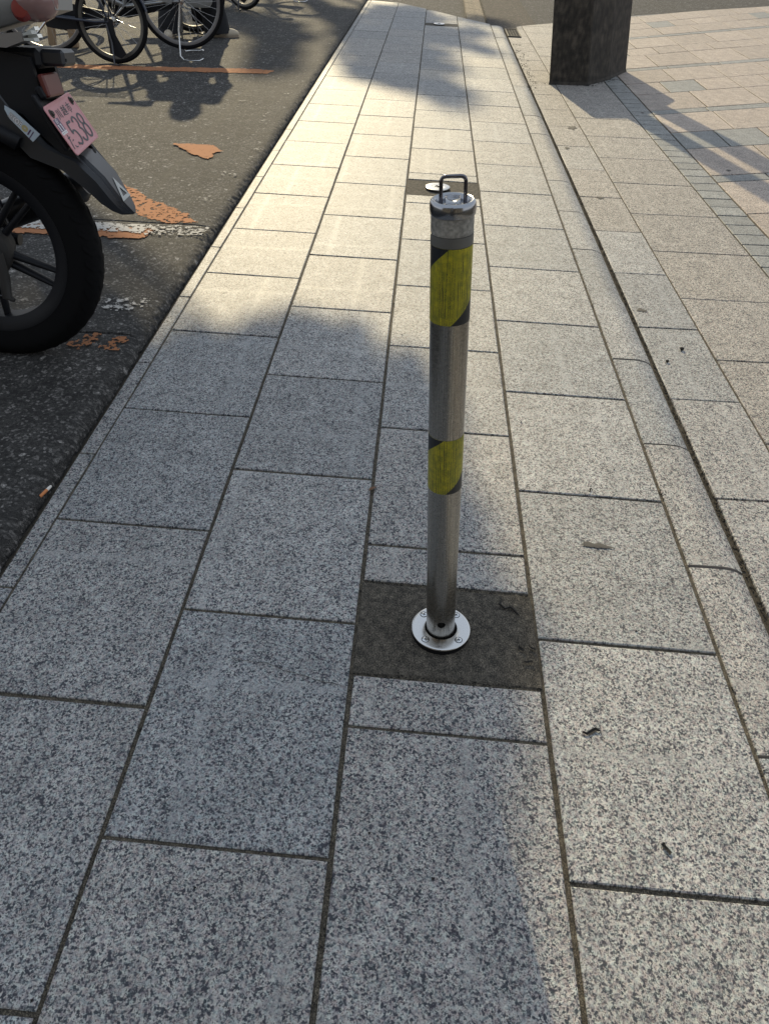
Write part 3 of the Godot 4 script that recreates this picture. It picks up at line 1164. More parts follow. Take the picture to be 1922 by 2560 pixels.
# ---------------------------------------------------------------- pillar, drain
func build_pillar() -> void:
	var o := Vector3(1.27, LOW_Y, -7.08)
	var t := thing("pillar", "dark weathered concrete pillar base standing where the granite kerb meets the square", "pillar", o)
	var foot := [Vector2(0.946, -6.705), Vector2(1.25, -6.745), Vector2(1.46, -7.03), Vector2(1.682, -7.43), Vector2(1.61, -7.68), Vector2(1.22, -7.62), Vector2(1.035, -7.19)]
	var top := []
	for f in foot:
		top.append(f + Vector2(-0.064, 0.0) - (f - Vector2(1.27, -7.1)) * 0.02)
	var levels := [0.0, 0.02, 0.18, 0.36, 0.58, 0.60]
	var wob := noise_of(15, 3.0, 2)
	var secs := []
	for l in levels:
		var sec := []
		var k: float = l / 0.55
		var grow: float = 0.012 if l < 0.01 else (-0.014 if l > 0.59 else 0.0)
		for i in foot.size():
			var f: Vector2 = foot[i]
			var e2: Vector2 = top[i]
			var p := f.lerp(e2, k)
			var c := Vector2(1.27, -7.13)
			p += (p - c).normalized() * grow
			# a slightly blunted corner: two points
			var prev: Vector2 = foot[(i + foot.size() - 1) % foot.size()]
			var next: Vector2 = foot[(i + 1) % foot.size()]
			for e in 2:
				var q := p + ((prev if e == 0 else next) - f).normalized() * 0.008
				sec.append(Vector3(q.x - o.x, l, q.y - o.z))
		secs.append(sec)
	for sec in secs:
		sec.reverse()
	var st := S(true)
	var fixed := []
	for sec in secs:
		var r: Array = sec.duplicate()
		r.reverse()
		fixed.append(r)
	loft(st, fixed, true, true, true)
	part("base", done(st), M.pillar, t)
	for x in [-0.115, 0.125]:
		part("post", lathed([Vector2(0.100, 0.58), Vector2(0.096, 1.5), Vector2(0.092, 3.2), Vector2(0.090, 3.6), Vector2(0.0, 3.62)], 32, Transform3D(Basis(), Vector3(x, 0, -0.05 - x * 0.6))), M.pillar, t)
	# dirt gathered at its foot
	var st2 := S(true)
	for k in 260:
		var i := rng.randi() % 2
		var p: Vector2 = [Vector2(0.80, -6.4), Vector2(0.93, -6.69)][i].lerp([Vector2(0.83, -8.6), Vector2(1.68, -7.42)][i], rng.randf()) if i == 0 else foot[rng.randi() % 3].lerp(foot[rng.randi() % 3 + 1], rng.randf())
		p += Vector2(rng.randfn(0, 0.03), absf(rng.randfn(0, 0.03)) * (1.0 if i == 1 else 0.0))
		var r := rng.randf_range(0.003, 0.009)
		var a := rng.randf() * TAU
		var y := LOW_Y + 0.0025
		var v := [Vector3(p.x + cos(a) * r, y, p.y + sin(a) * r), Vector3(p.x + cos(a + 2.1) * r, y, p.y + sin(a + 2.1) * r), Vector3(p.x + cos(a + 4.2) * r, y, p.y + sin(a + 4.2) * r), Vector3(p.x, y + r * 0.6, p.y)]
		for f in [[0, 1, 3], [1, 2, 3], [2, 0, 3]]:
			tri(st2, v[f[0]], v[f[2]], v[f[1]])
	var dirt := part("dirt", done(st2), M.black_litter, self)
	tag(dirt, "dark crumbs of soil strewn along the gutter left of the pillar", "dirt", "", "stuff")


func build_drain() -> void:
	var o := Vector3(0.855, LOW_Y, -9.32)
	var t := thing("drain_grate", "small square iron drain grate at the far end of the kerb", "drain grate", o)
	var st := S(true)
	for s in [-1.0, 1.0]:
		box(st, Vector3(0.012, 0.02, 0.52), 0.002, Transform3D(Basis(), Vector3(s * 0.062, 0.002, 0)))
		box(st, Vector3(0.112, 0.0196, 0.012), 0.002, Transform3D(Basis(), Vector3(0, 0.002, s * 0.254)))
	part("frame", done(st), M.iron, t)
	part("pit", boxed(Vector3(0.13, 0.004, 0.52), 0.001, Transform3D(Basis(), Vector3(0, -0.0035, 0))), M.hole, t)
	for k in 11:
		part("bar", boxed(Vector3(0.113, 0.010, 0.014), 0.002, Transform3D(Basis(), Vector3(0, 0.004, -0.21 + k * 0.042))), M.iron, t)
	for k in 3:
		part("bar", boxed(Vector3(0.006, 0.009, 0.496), 0.001, Transform3D(Basis(), Vector3(-0.028 + k * 0.028, 0.0035, 0))), M.iron, t)


# ---------------------------------------------------------------- motorcycle
func stroke(st: SurfaceTool, pts: Array, widths, y: float, to: Callable) -> void:
	# a flat pen stroke in plate coordinates, given by its middle line; to() brings (u, v, height) into space
	var n := pts.size()
	var l := []
	var r := []
	for i in n:
		var a: Vector2 = pts[maxi(i - 1, 0)]
		var b: Vector2 = pts[mini(i + 1, n - 1)]
		var s := (b - a).orthogonal().normalized()
		var w: float = (widths[i] if widths is Array else widths) / 2
		l.append(pts[i] + s * w)
		r.append(pts[i] - s * w)
	for i in n - 1:
		var a: Vector3 = to.call(l[i].x, l[i].y, y)
		var b: Vector3 = to.call(r[i].x, r[i].y, y)
		var c: Vector3 = to.call(r[i + 1].x, r[i + 1].y, y)
		var d: Vector3 = to.call(l[i + 1].x, l[i + 1].y, y)
		quad(st, a, b, c, d)


func arc(c: Vector2, rx: float, ry: float, from: float, to: float, n: int) -> Array:
	var out := []
	for i in n + 1:
		var a := lerpf(from, to, float(i) / n)
		out.append(c + Vector2(cos(a) * rx, sin(a) * ry))
	return out


func build_plate(parent: Node) -> void:
	var tl := Vector3(0.2775, 0.6784, 0.1255)
	var tr := Vector3(0.2451, 0.6924, -0.1113)
	var bl := Vector3(0.3365, 0.5712, 0.1111)
	var c := (tr + bl) / 2
	var u := (tr - tl).normalized()
	var v := (bl - tl)
	v = (v - u * v.dot(u)).normalized()
	var n := v.cross(u).normalized()
	var W := 0.238
	var H := 0.1215
	if n.x < 0:
		n = -n
	# percent of the plate's width and height, and millimetres in front of it
	var to := func(a: float, b: float, h: float) -> Vector3: return c + u * (a / 100.0 - 0.5) * W + v * (b / 100.0 - 0.5) * H + n * h
	var st := S()
	var ring := func(inset: float, h: float) -> Array:
		var out := []
		var r := 0.012 - inset * 0.6
		for q in [[1, 1, 0.0], [-1, 1, PI / 2], [-1, -1, PI], [1, -1, PI * 1.5]]:
			for k in 6:
				var a: float = q[2] + k * PI / 10
				var x: float = q[0] * (W / 2 - inset - r) + cos(a) * r
				var y: float = q[1] * (H / 2 - inset - r) + sin(a) * r
				out.append(c + u * x - v * y + n * h)
		return out
	loft(st, [ring.call(0.0, -0.001), ring.call(0.0, 0.0005), ring.call(0.001, 0.0012), ring.call(0.004, 0.0012), ring.call(0.0065, -0.0002), ring.call(0.010, -0.0002)], true, true)
	var plate := part("number_plate", done(st), M.plate_pink, parent)
	plate.set_meta("label", "pink number plate")
	var h := 0.0006
	var ink := S(true)
	# 川
	stroke(ink, [Vector2(26.5, 15), Vector2(26, 26), Vector2(24, 33)], 1.7, h, to)
	stroke(ink, [Vector2(31, 16), Vector2(31, 31)], 1.7, h, to)
	stroke(ink, [Vector2(36, 15), Vector2(36, 33)], 1.7, h, to)
	# 越
	stroke(ink, [Vector2(44, 17.5), Vector2(51, 17.5)], 1.6, h, to)
	stroke(ink, [Vector2(47.5, 14), Vector2(47.5, 23)], 1.4, h, to)
	stroke(ink, [Vector2(43, 21.5), Vector2(52, 21.5)], 1.6, h, to)
	stroke(ink, [Vector2(47.8, 22), Vector2(47.8, 30)], 1.4, h, to)
	stroke(ink, [Vector2(48, 26), Vector2(51, 26)], 1.4, h, to)
	stroke(ink, [Vector2(45, 24), Vector2(44.6, 28), Vector2(42.5, 32)], 1.3, h, to)
	stroke(ink, [Vector2(44.5, 28.5), Vector2(48, 31.5), Vector2(58, 32.3)], 1.6, h, to)
	stroke(ink, [Vector2(51.5, 19), Vector2(58.5, 19)], 1.5, h, to)
	stroke(ink, [Vector2(53, 19.5), Vector2(53, 29), Vector2(55, 27.5)], 1.4, h, to)
	stroke(ink, [Vector2(55, 14), Vector2(55.6, 22), Vector2(57, 28), Vector2(59, 29.5)], 1.4, h, to)
	stroke(ink, [Vector2(58.5, 22), Vector2(56, 27), Vector2(53.8, 30)], 1.2, h, to)
	stroke(ink, [Vector2(57, 14.5), Vector2(58.5, 16.5)], 1.4, h, to)
	# 市
	stroke(ink, [Vector2(70, 13), Vector2(70, 18)], 1.6, h, to)
	stroke(ink, [Vector2(63, 18.2), Vector2(77, 18.2)], 1.7, h, to)
	stroke(ink, [Vector2(65, 29.5), Vector2(65, 22), Vector2(75, 22), Vector2(75, 29), Vector2(73, 29.5)], 1.6, h, to)
	stroke(ink, [Vector2(70, 18.5), Vector2(70, 34)], 1.6, h, to)
	# た
	stroke(ink, [Vector2(8, 67), Vector2(17, 66)], 2.0, h, to)
	stroke(ink, [Vector2(12.5, 60), Vector2(12, 69), Vector2(9.5, 78), Vector2(7.5, 88)], 2.0, h, to)
	stroke(ink, [Vector2(16, 75), Vector2(21.5, 73.5)], [1.4, 2.4], h, to)
	stroke(ink, [Vector2(15.5, 83), Vector2(17, 87.5), Vector2(22, 88)], [1.6, 2.2, 2.6], h, to)
	# 5 3 8
	stroke(ink, [Vector2(46, 44.5), Vector2(32.5, 44.5)], 5.2, h, to)
	stroke(ink, [Vector2(33.2, 45), Vector2(31.2, 63)], 3.4, h, to)
	stroke(ink, [Vector2(30.4, 64)] + arc(Vector2(38, 75), 8.3, 14, -2.3, 2.2, 16), 4.0, h, to)
	stroke(ink, arc(Vector2(59.5, 52), 7.2, 11, -2.7, 1.3, 14), 4.0, h, to)
	stroke(ink, arc(Vector2(59.5, 76.5), 8.2, 13.2, -1.4, 2.7, 14), 4.2, h, to)
	stroke(ink, arc(Vector2(81.5, 52), 7.0, 10.5, 0, TAU, 20), 4.0, h, to)
	stroke(ink, arc(Vector2(81.5, 76), 8.2, 13.6, 0, TAU, 22), 4.2, h, to)
	for s in [Vector2(30.5, 85), Vector2(52.6, 83), Vector2(53.2, 47)]:
		stroke(ink, arc(s, 1.3, 1.9, 0, TAU, 10), 2.6, h + 0.0001, to)
	part("lettering", done(ink), M.plate_ink, plate)
	# month sticker
	var q := S(true)
	stroke(q, [Vector2(11, 27), Vector2(11, 52)], 17.0, 0.0005, to)
	part("sticker", done(q), M.purple, plate)
	q = S(true)
	stroke(q, [Vector2(10.6, 52), Vector2(10.6, 58)], 19.0, 0.0005, to)
	stroke(q, [Vector2(7.0, 38), Vector2(7.0, 51)], 2.0, 0.0009, to)
	stroke(q, [Vector2(4.6, 40), Vector2(7.0, 38)], 1.5, 0.0009, to)
	stroke(q, [Vector2(14.8, 38), Vector2(14.8, 51)], 2.0, 0.0009, to)
	stroke(q, [Vector2(12.4, 40), Vector2(14.8, 38)], 1.5, 0.0009, to)
	stroke(q, arc(Vector2(9.6, 32), 2.6, 3.8, 0, TAU, 14), 0.9, 0.0009, to)
	stroke(q, [Vector2(8.4, 32), Vector2(10.8, 32)], 0.8, 0.0009, to)
	part("sticker_print", done(q), M.white_print, plate)
	q = S(true)
	for k in 3:
		stroke(q, [Vector2(4.2 + k * 5.2, 55), Vector2(7.0 + k * 5.2, 55)], 3.4, 0.0008, to)
	part("sticker_code", done(q), M.grey_print, plate)
	for p in [Vector2(11.3, 17.0), Vector2(89.5, 16.0)]:
		var at: Vector3 = to.call(p.x, p.y, 0.0)
		var b := Basis(u, n, u.cross(n))
		part("bolt", lathed([Vector2(0.0105, 0.0), Vector2(0.0105, 0.0012), Vector2(0.0065, 0.0016), Vector2(0.0062, 0.005), Vector2(0.0052, 0.0058), Vector2(0.0, 0.0058)], 16, Transform3D(b, at)), M.iron, plate)


func cast_wheel(parent: Node, at: Vector3, turn: float) -> Node3D:
	var w := Node3D.new()
	w.name = numbered("wheel", parent)
	parent.add_child(w, true)
	w.position = at
	var side := Transform3D(Basis(Vector3.RIGHT, PI / 2), Vector3.ZERO)    # the lathe's axis along z
	var R := 0.31
	var prof := []
	for k in 25:
		var a := PI * (k / 24.0)
		# from the far bead round over the tread to the near one
		var z := -cos(a)
		var fat := pow(sin(a), 0.72)
		prof.append(Vector2(0.226 + fat * (R - 0.226), z * (0.043 + 0.013 * sin(a))))
	var st := S()
	lathe(st, prof, 128, side, Vector2(40, 9))
	part("tyre", done(st), M.tyre, w)
	# tread grooves: curved ribs and cuts standing out of the tread
	var cut := S(true)
	for k in 44:
		for s in [-1.0, 1.0]:
			var a0: float = TAU * (k + (0.5 if s > 0 else 0.0)) / 44
			var pts := []
			for j in 7:
				var f := j / 6.0
				var wz: float = s * (0.006 + 0.041 * f)
				var ang := a0 + 0.13 * f + 0.03 * sin(f * PI * 2)
				var rr := 0.226 + pow(sin(acos(clampf(wz / 0.056, -1, 1))), 0.72) * (R - 0.226) + 0.0016
				pts.append([Vector3(cos(ang) * rr, sin(ang) * rr, wz), Vector3(cos(ang + 0.05) * rr, sin(ang + 0.05) * rr, wz)])
			for j in 6:
				if s > 0:
					quad(cut, pts[j][0], pts[j][1], pts[j + 1][1], pts[j + 1][0])
				else:
					quad(cut, pts[j][1], pts[j][0], pts[j + 1][0], pts[j + 1][1])
	var lugs := part("tread", done(cut), M.tyre, w)
	var rim := S()
	lathe(rim, [Vector2(0.200, -0.036), Vector2(0.222, -0.044), Vector2(0.228, -0.044), Vector2(0.226, -0.038), Vector2(0.204, -0.026), Vector2(0.198, 0.0), Vector2(0.204, 0.026), Vector2(0.226, 0.038), Vector2(0.228, 0.044), Vector2(0.222, 0.044), Vector2(0.200, 0.036), Vector2(0.190, 0.030), Vector2(0.188, 0.0), Vector2(0.190, -0.030), Vector2(0.200, -0.036)], 96, side)
	part("rim", done(rim), M.wheel_paint, w)
	for k in 5:
		var a := turn + TAU * k / 5
		var sp := S()
		for s in [-1.0, 1.0]:
			var secs := []
			for j in 6:
				var f := j / 5.0
				var r := lerpf(0.045, 0.193, f)
				var off: float = s * (0.011 + 0.011 * f)
				var hw := 0.0105 - 0.003 * f
				var hz := 0.020 - 0.006 * f
				var c := Vector3(cos(a) * r - sin(a) * off, sin(a) * r + cos(a) * off, 0.004 + 0.012 * (1.0 - f))
				var e := Vector3(-sin(a), cos(a), 0)
				var z := Vector3(0, 0, 1)
				var sec := []
				for g in 8:
					var t := TAU * g / 8
					sec.append(c + e * cos(t) * hw + z * sin(t) * hz)
				secs.append(sec)
			loft(sp, secs)
		part("spoke", done(sp), M.wheel_paint, w)
	part("hub", lathed([Vector2(0.0, -0.05), Vector2(0.045, -0.048), Vector2(0.05, -0.02), Vector2(0.068, 0.012), Vector2(0.074, 0.030), Vector2(0.074, 0.052), Vector2(0.066, 0.060), Vector2(0.030, 0.064), Vector2(0.026, 0.074), Vector2(0.012, 0.076), Vector2(0.010, 0.088), Vector2(0.0, 0.088)], 40, side), M.drum, w)
	return w


func build_motorcycle() -> void:
	var basis := Basis.from_euler(Vector3(-0.1108, -0.001, 0))
	var t := thing("motorcycle", "black motorcycle with pink number plate parked tail towards the walkway", "motorcycle", Vector3(-1.1882, LOT_Y - 0.004, -1.9797), basis)
	# x runs to the tail, y up, z to the left side of the machine, which faces the walker
	cast_wheel(t, Vector3(0, 0.31, 0), -0.42)
	cast_wheel(t, Vector3(-1.24, 0.31, 0), 0.2)
	build_plate(t)
	# tail of the rear mudguard below the plate
	var T := Vector3(0.545, -0.8384, 0)
	var N := Vector3(0.8384, 0.545, 0)
	var p0 := Vector3(0.29, 0.62, 0)
	var secs := []
	var rows := [[-0.17, 0.074, 0.060], [-0.08, 0.074, 0.060], [0.0, 0.073, 0.060], [0.065, 0.072, 0.056], [0.13, 0.066, 0.050], [0.175, 0.056, 0.042], [0.205, 0.045, 0.032], [0.225, 0.030, 0.022], [0.235, 0.014, 0.012], [0.239, 0.004, 0.008]]
	for r in rows:
		var s: float = r[0]
		var w: float = r[1]
		var d: float = r[2]
		var c := p0 + T * s + N * (0.002 - 0.075 * clampf((0.085 - s) / 0.10, 0.0, 1.0)) + Vector3(0, 0, -0.021 + 0.09 * maxf(s, 0.0))
		var sec := []
		var lip := minf(0.007, w * 0.3)
		for q in [[-1.0, -d], [-1.0, -0.014], [-0.86, -0.003], [-0.68, -0.004], [-0.60, 0.0035], [0.60, 0.0035], [0.68, -0.004], [0.86, -0.003], [1.0, -0.014], [1.0, -d], [0.92, -d], [0.86, -0.020], [-0.86, -0.020], [-0.92, -d]]:
			sec.append(c + Vector3(0, 0, q[0] * w) + N * q[1] * clampf(w / 0.03, 0.3, 1.0))
		secs.append(sec)
	var st := S()
	loft(st, secs, true, true, false, true)
	var guard := part("rear_mudguard", done(st), M.grey_plastic, t)
	# triangle emblem on the tip and the hole above it
	var to := func(a: float, b: float, h: float) -> Vector3: return p0 + T * b + N * (h + 0.002) + Vector3(0, 0, a)
	var em := S(true)
	var tri_pts := [Vector2(-0.006, 0.139), Vector2(0.030, 0.201), Vector2(-0.034, 0.196)]
	var in_pts := [Vector2(-0.004, 0.166), Vector2(0.011, 0.190), Vector2(-0.021, 0.188)]
	for k in 3:
		var j := (k + 1) % 3
		quad(em, to.call(tri_pts[k].x, tri_pts[k].y, 0.0050), to.call(in_pts[k].x, in_pts[k].y, 0.0050), to.call(in_pts[j].x, in_pts[j].y, 0.0050), to.call(tri_pts[j].x, tri_pts[j].y, 0.0050))
	part("emblem", done(em), M.sticker_grey, guard)
	var hole: Vector3 = to.call(-0.012, 0.066, 0.0036)
	part("hole", lathed([Vector2(0.007, 0), Vector2(0.0068, 0.0006), Vector2(0, 0.0004)], 14, Transform3D(Basis(Vector3(0, 0, 1), N, Vector3(0, 0, 1).cross(N)), hole)), M.hole, guard)
	# plate bracket behind the plate
	st = S(true)
	box(st, Vector3(0.012, 0.135, 0.18), 0.004, Transform3D(Basis(Vector3(0, 0, 1), 0.49) * Basis(Vector3.UP, 0.16), Vector3(0.262, 0.634, 0.006)))
	box(st, Vector3(0.020, 0.030, 0.13), 0.005, Transform3D(Basis(Vector3(0, 0, 1), 0.45) * Basis(Vector3.UP, 0.16), Vector3(0.244, 0.698, 0.005)))
	part("plate_bracket", done(st), M.black_plastic, t)
	# red reflector
	part("reflector", boxed(Vector3(0.016, 0.050, 0.088), 0.004, Transform3D(Basis(Vector3(0, 0, 1), 0.22), Vector3(0.262, 0.717, 0.020))), M.reflector, t)
	# black stalk above it
	var arm := S(true)
	box(arm, Vector3(0.135, 0.044, 0.110), 0.010, Transform3D(Basis(), Vector3(0.185, 0.772, -0.016)))
	part("rear_bracket", done(arm), M.black_plastic, t)
	var knob := part("rear_stalk", boxed(Vector3(0.060, 0.036, 0.076), 0.007, Transform3D(Basis(), Vector3(0.276, 0.774, -0.016))), M.grey_plastic, t)
	part("hole", lathed([Vector2(0.004, 0), Vector2(0.004, 0.001), Vector2(0, 0.0006)], 12, Transform3D(Basis(Vector3(0, 0, 1), -PI / 2), Vector3(0.3062, 0.770, 0.012))), M.hole, knob)
	# side of the tail: dark panel between plate and tyre
	var side := [Vector2(-0.42, 0.80), Vector2(-0.10, 0.795), Vector2(0.12, 0.792), Vector2(0.235, 0.775), Vector2(0.245, 0.70), Vector2(0.262, 0.62), Vector2(0.300, 0.572), Vector2(0.340, 0.520), Vector2(0.318, 0.528), Vector2(0.285, 0.552), Vector2(0.235, 0.600), Vector2(0.19, 0.652), Vector2(0.05, 0.690), Vector2(-0.12, 0.690), Vector2(-0.42, 0.62)]
	for s in [-1.0, 1.0]:
		var z := 0.050 if s > 0 else -0.085
		var pn := part("side_panel", prismed(side, 0.014, Transform3D(Basis(), Vector3(0, 0, z - 0.014 if s > 0 else z))), M.black_plastic, t)
	# inner mudguard over the tyre
	secs = []
	for k in 17:
		var a := lerpf(1.02, 2.6, k / 16.0)
		var r := 0.340
		var d := Vector3(cos(a), sin(a), 0)
		var sec := []
		for q in [[-0.075, -0.03], [-0.066, 0.0], [0.066, 0.0], [0.075, -0.03], [0.069, -0.03], [0.062, -0.006], [-0.062, -0.006], [-0.069, -0.03]]:
			sec.append(Vector3(0, 0.31, q[0]) + d * (r + q[1]))
		secs.append(sec)
	st = S()
	loft(st, secs, true, true)
	part("inner_mudguard", done(st), M.black_plastic, t)
	# parking permit strip beside the plate
	var strip_pts := [Vector2(0.160, 0.672), Vector2(0.181, 0.661), Vector2(0.235, 0.612), Vector2(0.213, 0.594), Vector2(0.165, 0.645), Vector2(0.158, 0.664)]
	var permit := part("permit_strip", prismed(strip_pts, 0.0022, Transform3D(Basis(), Vector3(0, 0, 0.071))), M.pale_blue, t)
	permit.set_meta("label", "pale parking permit strip with a purple end")
	var e1 := Vector2(0.235 - 0.181, 0.612 - 0.661).normalized()
	var e2 := Vector2(-e1.y, e1.x)
	var o2 := Vector2(0.1615, 0.6650)
	var tp := func(a: float, b: float, h: float) -> Vector3:
		var p: Vector2 = o2 + e1 * a + e2 * (b - 0.004)
		return Vector3(p.x, p.y, 0.0732 + h)
	st = S(true)
	stroke(st, [Vector2(0.012, -0.0005), Vector2(0.041, -0.0005)], 0.0135, 0.0003, tp)
	part("grey_field", done(st), M.grey_print, permit)
	st = S(true)
	stroke(st, arc(Vector2(0.034, -0.0005), 0.0042, 0.0050, 0, TAU, 18), 0.0020, 0.0007, tp)
	stroke(st, arc(Vector2(0.033, -0.001), 0.0085, 0.0062, 2.2, 3.9, 8), 0.0020, 0.0007, tp)
	stroke(st, arc(Vector2(0.0165, 0.0), 0.0028, 0.0042, 0, TAU, 12), 0.0009, 0.0007, tp)
	stroke(st, [Vector2(0.0415, -0.0005), Vector2(0.0455, -0.0005)], 0.0150, 0.0004, tp)
	part("white_print", done(st), M.white_print, permit)
	st = S(true)
	for k in 3:
		stroke(st, [Vector2(0.0425, -0.0055 + k * 0.005), Vector2(0.0447, -0.0055 + k * 0.005)], 0.0020, 0.0007, tp)
	part("small_print", done(st), M.plate_ink, permit)
	st = S(true)
	stroke(st, arc(Vector2(0.056, -0.001), 0.0055, 0.0045, 0, TAU, 12), 0.006, 0.0004, tp)
	part("ochre_print", done(st), M.ochre_print, permit)
	st = S(true)
	stroke(st, [Vector2(0.0665, -0.001), Vector2(0.0700, -0.001)], 0.0155, 0.0004, tp)
	stroke(st, [Vector2(0.0745, -0.0035), Vector2(0.0768, -0.0035)], 0.0225, 0.0004, tp)
	part("purple_print", done(st), M.purple, permit)
	# tail cowl in white, lamp, clear lens
	secs = []
	for k in 8:
		var f := k / 7.0
		var x := lerpf(-0.45, 0.318, f)
		var w := lerpf(0.15, 0.062, f * f)
		var yb := lerpf(0.785, 0.868, f * f) if f > 0.4 else 0.785
		if k >= 5:
			yb = [0.815, 0.842, 0.872][k - 5]
		var yt := lerpf(0.90, 0.945, f)
		secs.append([Vector3(x, yb, -w * 0.8), Vector3(x, yb, w * 0.8), Vector3(x, (yb + yt) / 2, w), Vector3(x, yt, w * 0.8), Vector3(x, yt, -w * 0.8), Vector3(x, (yb + yt) / 2, -w)])
	st = S()
	loft(st, secs, true, true)
	part("tail_cowl", done(st), M.white_body, t)
	secs = []
	for k in 9:
		var f := k / 8.0
		var a := PI * f
		var r := sin(a)
		var sec := []
		for g in 14:
			var b := TAU * g / 14
			sec.append(Vector3(0.268 - cos(a) * 0.052, 0.889 + sin(b) * (0.008 + 0.036 * r), 0.040 + cos(b) * (0.006 + 0.040 * r)))
		secs.append(sec)
	st = S()
	loft(st, secs, true, true)
	var lamp := part("tail_lamp", done(st), M.pale_lens, t)
	part("brake_lens", lathed([Vector2(0.0, -0.014), Vector2(0.018, -0.011), Vector2(0.026, 0.0), Vector2(0.018, 0.011), Vector2(0.0, 0.014)], 24, Transform3D(Basis(Vector3.RIGHT, PI / 2), Vector3(0.246, 0.872, 0.068))), M.red_lens, lamp)
	st = S(true)
	prism(st, PackedVector2Array([Vector2(0.06, 0.800), Vector2(0.199, 0.794), Vector2(0.243, 0.8085), Vector2(0.244, 0.828), Vector2(0.20, 0.822), Vector2(0.06, 0.812)]), 0.05, Transform3D(Basis(), Vector3(0, 0, 0.035)))
	part("grey_trim", done(st), M.silver, t)
	st = S(true)
	for k in 4:
		var a := k * 0.25
		var b := (k + 1) * 0.25
		var p1 := Vector2(0.245, 0.810).lerp(Vector2(0.244, 0.829), a)
		var p2 := Vector2(0.271, 0.809).lerp(Vector2(0.263, 0.838), a)
		var p3 := Vector2(0.271, 0.809).lerp(Vector2(0.263, 0.838), b)
		var p4 := Vector2(0.245, 0.810).lerp(Vector2(0.244, 0.829), b)
		prism(st, PackedVector2Array([p1, p2, p3, p4]), 0.026 + 0.004 * (k % 2), Transform3D(Basis(Vector3.UP, 0.1 * (k % 2)), Vector3(0, 0, 0.058 + 0.02 * 0)))
	part("turn_lens", done(st), M.clear_lens, t)
	# exhaust on the far side
	part("muffler", tubed([Vector3(-0.75, 0.20, -0.11), Vector3(-0.35, 0.24, -0.13), Vector3(-0.10, 0.33, -0.145), Vector3(0.16, 0.43, -0.15), Vector3(0.215, 0.452, -0.15), Vector3(0.235, 0.460, -0.15)], [0.018, 0.020, 0.038, 0.045, 0.044, 0.030], 20), M.black_paint, t)
	# rear suspension, brake arm
	part("swing_arm", tubed([Vector3(-0.5, 0.34, 0.085), Vector3(-0.2, 0.33, 0.088), Vector3(0.04, 0.31, 0.088)], [0.024, 0.020, 0.017], 10), M.black_paint, t)
	part("swing_arm", tubed([Vector3(-0.5, 0.34, -0.085), Vector3(-0.2, 0.33, -0.088), Vector3(0.04, 0.31, -0.088)], [0.024, 0.020, 0.017], 10), M.black_paint, t)
	for s in [-1.0, 1.0]:
		part("shock_absorber", tubed([Vector3(0.0, 0.33, s * 0.108), Vector3(-0.05, 0.50, s * 0.108), Vector3(-0.10, 0.70, s * 0.10)], [0.014, 0.026, 0.022], 12), M.black_paint, t)
	part("brake_arm", tubed([Vector3(0.055, 0.315, 0.082), Vector3(0.062, 0.25, 0.084), Vector3(0.056, 0.196, 0.082), Vector3(0.075, 0.188, 0.082)], [0.016, 0.015, 0.013, 0.006], 8), M.drum, t)
	part("brake_rod", tubed([Vector3(0.07, 0.196, 0.082), Vector3(-0.3, 0.225, 0.085), Vector3(-0.55, 0.26, 0.09)], 0.004, 6), M.dark_steel, t)
	# the rest of the machine lies outside the picture
	secs = []
	for r in [[-0.62, 0.70, 0.10, 0.05], [-0.5, 0.80, 0.13, 0.07], [-0.2, 0.86, 0.14, 0.05], [0.10, 0.915, 0.11, 0.04], [0.24, 0.935, 0.07, 0.03]]:
		var sec := []
		for g in 12:
			var b := TAU * g / 12
			sec.append(Vector3(r[0], r[1] + sin(b) * r[3] + r[3] * 0.6, cos(b) * r[2]))
		secs.append(sec)
	st = S()
	loft(st, secs)
	part("seat", done(st), M.rubber, t)
	secs = []
	for r in [[-0.28, 0.36, 0.13, 0.13], [-0.48, 0.34, 0.15, 0.16], [-0.70, 0.36, 0.14, 0.15], [-0.80, 0.40, 0.10, 0.10]]:
		var sec := []
		for g in 12:
			var b := TAU * g / 12
			sec.append(Vector3(r[0], r[1] + sin(b) * r[3], -cos(b) * r[2]))
		secs.append(sec)
	st = S()
	loft(st, secs)
	part("engine", done(st), M.iron, t)
	part("frame", tubed([Vector3(-0.10, 0.76, 0), Vector3(-0.45, 0.66, 0), Vector3(-0.75, 0.62, 0), Vector3(-1.0, 0.86, 0)], [0.05, 0.07, 0.07, 0.05], 12), M.black_paint, t)
	for s in [-1.0, 1.0]:
		part("fork", tubed([Vector3(-1.24, 0.31, s * 0.075), Vector3(-1.07, 0.78, s * 0.075), Vector3(-1.02, 0.93, s * 0.07)], [0.024, 0.022, 0.018], 10), M.black_paint, t)
	part("handlebar", tubed([Vector3(-0.88, 1.0, -0.36), Vector3(-0.95, 1.03, -0.2), Vector3(-1.0, 0.97, -0.08), Vector3(-1.0, 0.97, 0.08), Vector3(-0.95, 1.03, 0.2), Vector3(-0.88, 1.0, 0.36)], 0.014, 10), M.black_paint, t)
	part("headlamp", lathed([Vector2(0.0, -0.09), Vector2(0.05, -0.07), Vector2(0.085, 0.0), Vector2(0.088, 0.05), Vector2(0.07, 0.065), Vector2(0.0, 0.07)], 24, Transform3D(Basis(Vector3(0, 0, 1), PI / 2), Vector3(-1.12, 0.93, 0))), M.clear_lens, t)
	secs = []
	for k in 11:
		var a := lerpf(0.5, 2.5, k / 10.0)
		var d := Vector3(cos(a), sin(a), 0)
		var sec := []
		for q in [[-0.065, -0.02], [-0.055, 0.0], [0.055, 0.0], [0.065, -0.02], [0.0, -0.008]]:
			sec.append(Vector3(-1.24, 0.31, q[0]) + d * (0.335 + q[1]))
		secs.append(sec)
	st = S()
	loft(st, secs)
	part("front_mudguard", done(st), M.black_paint, t)
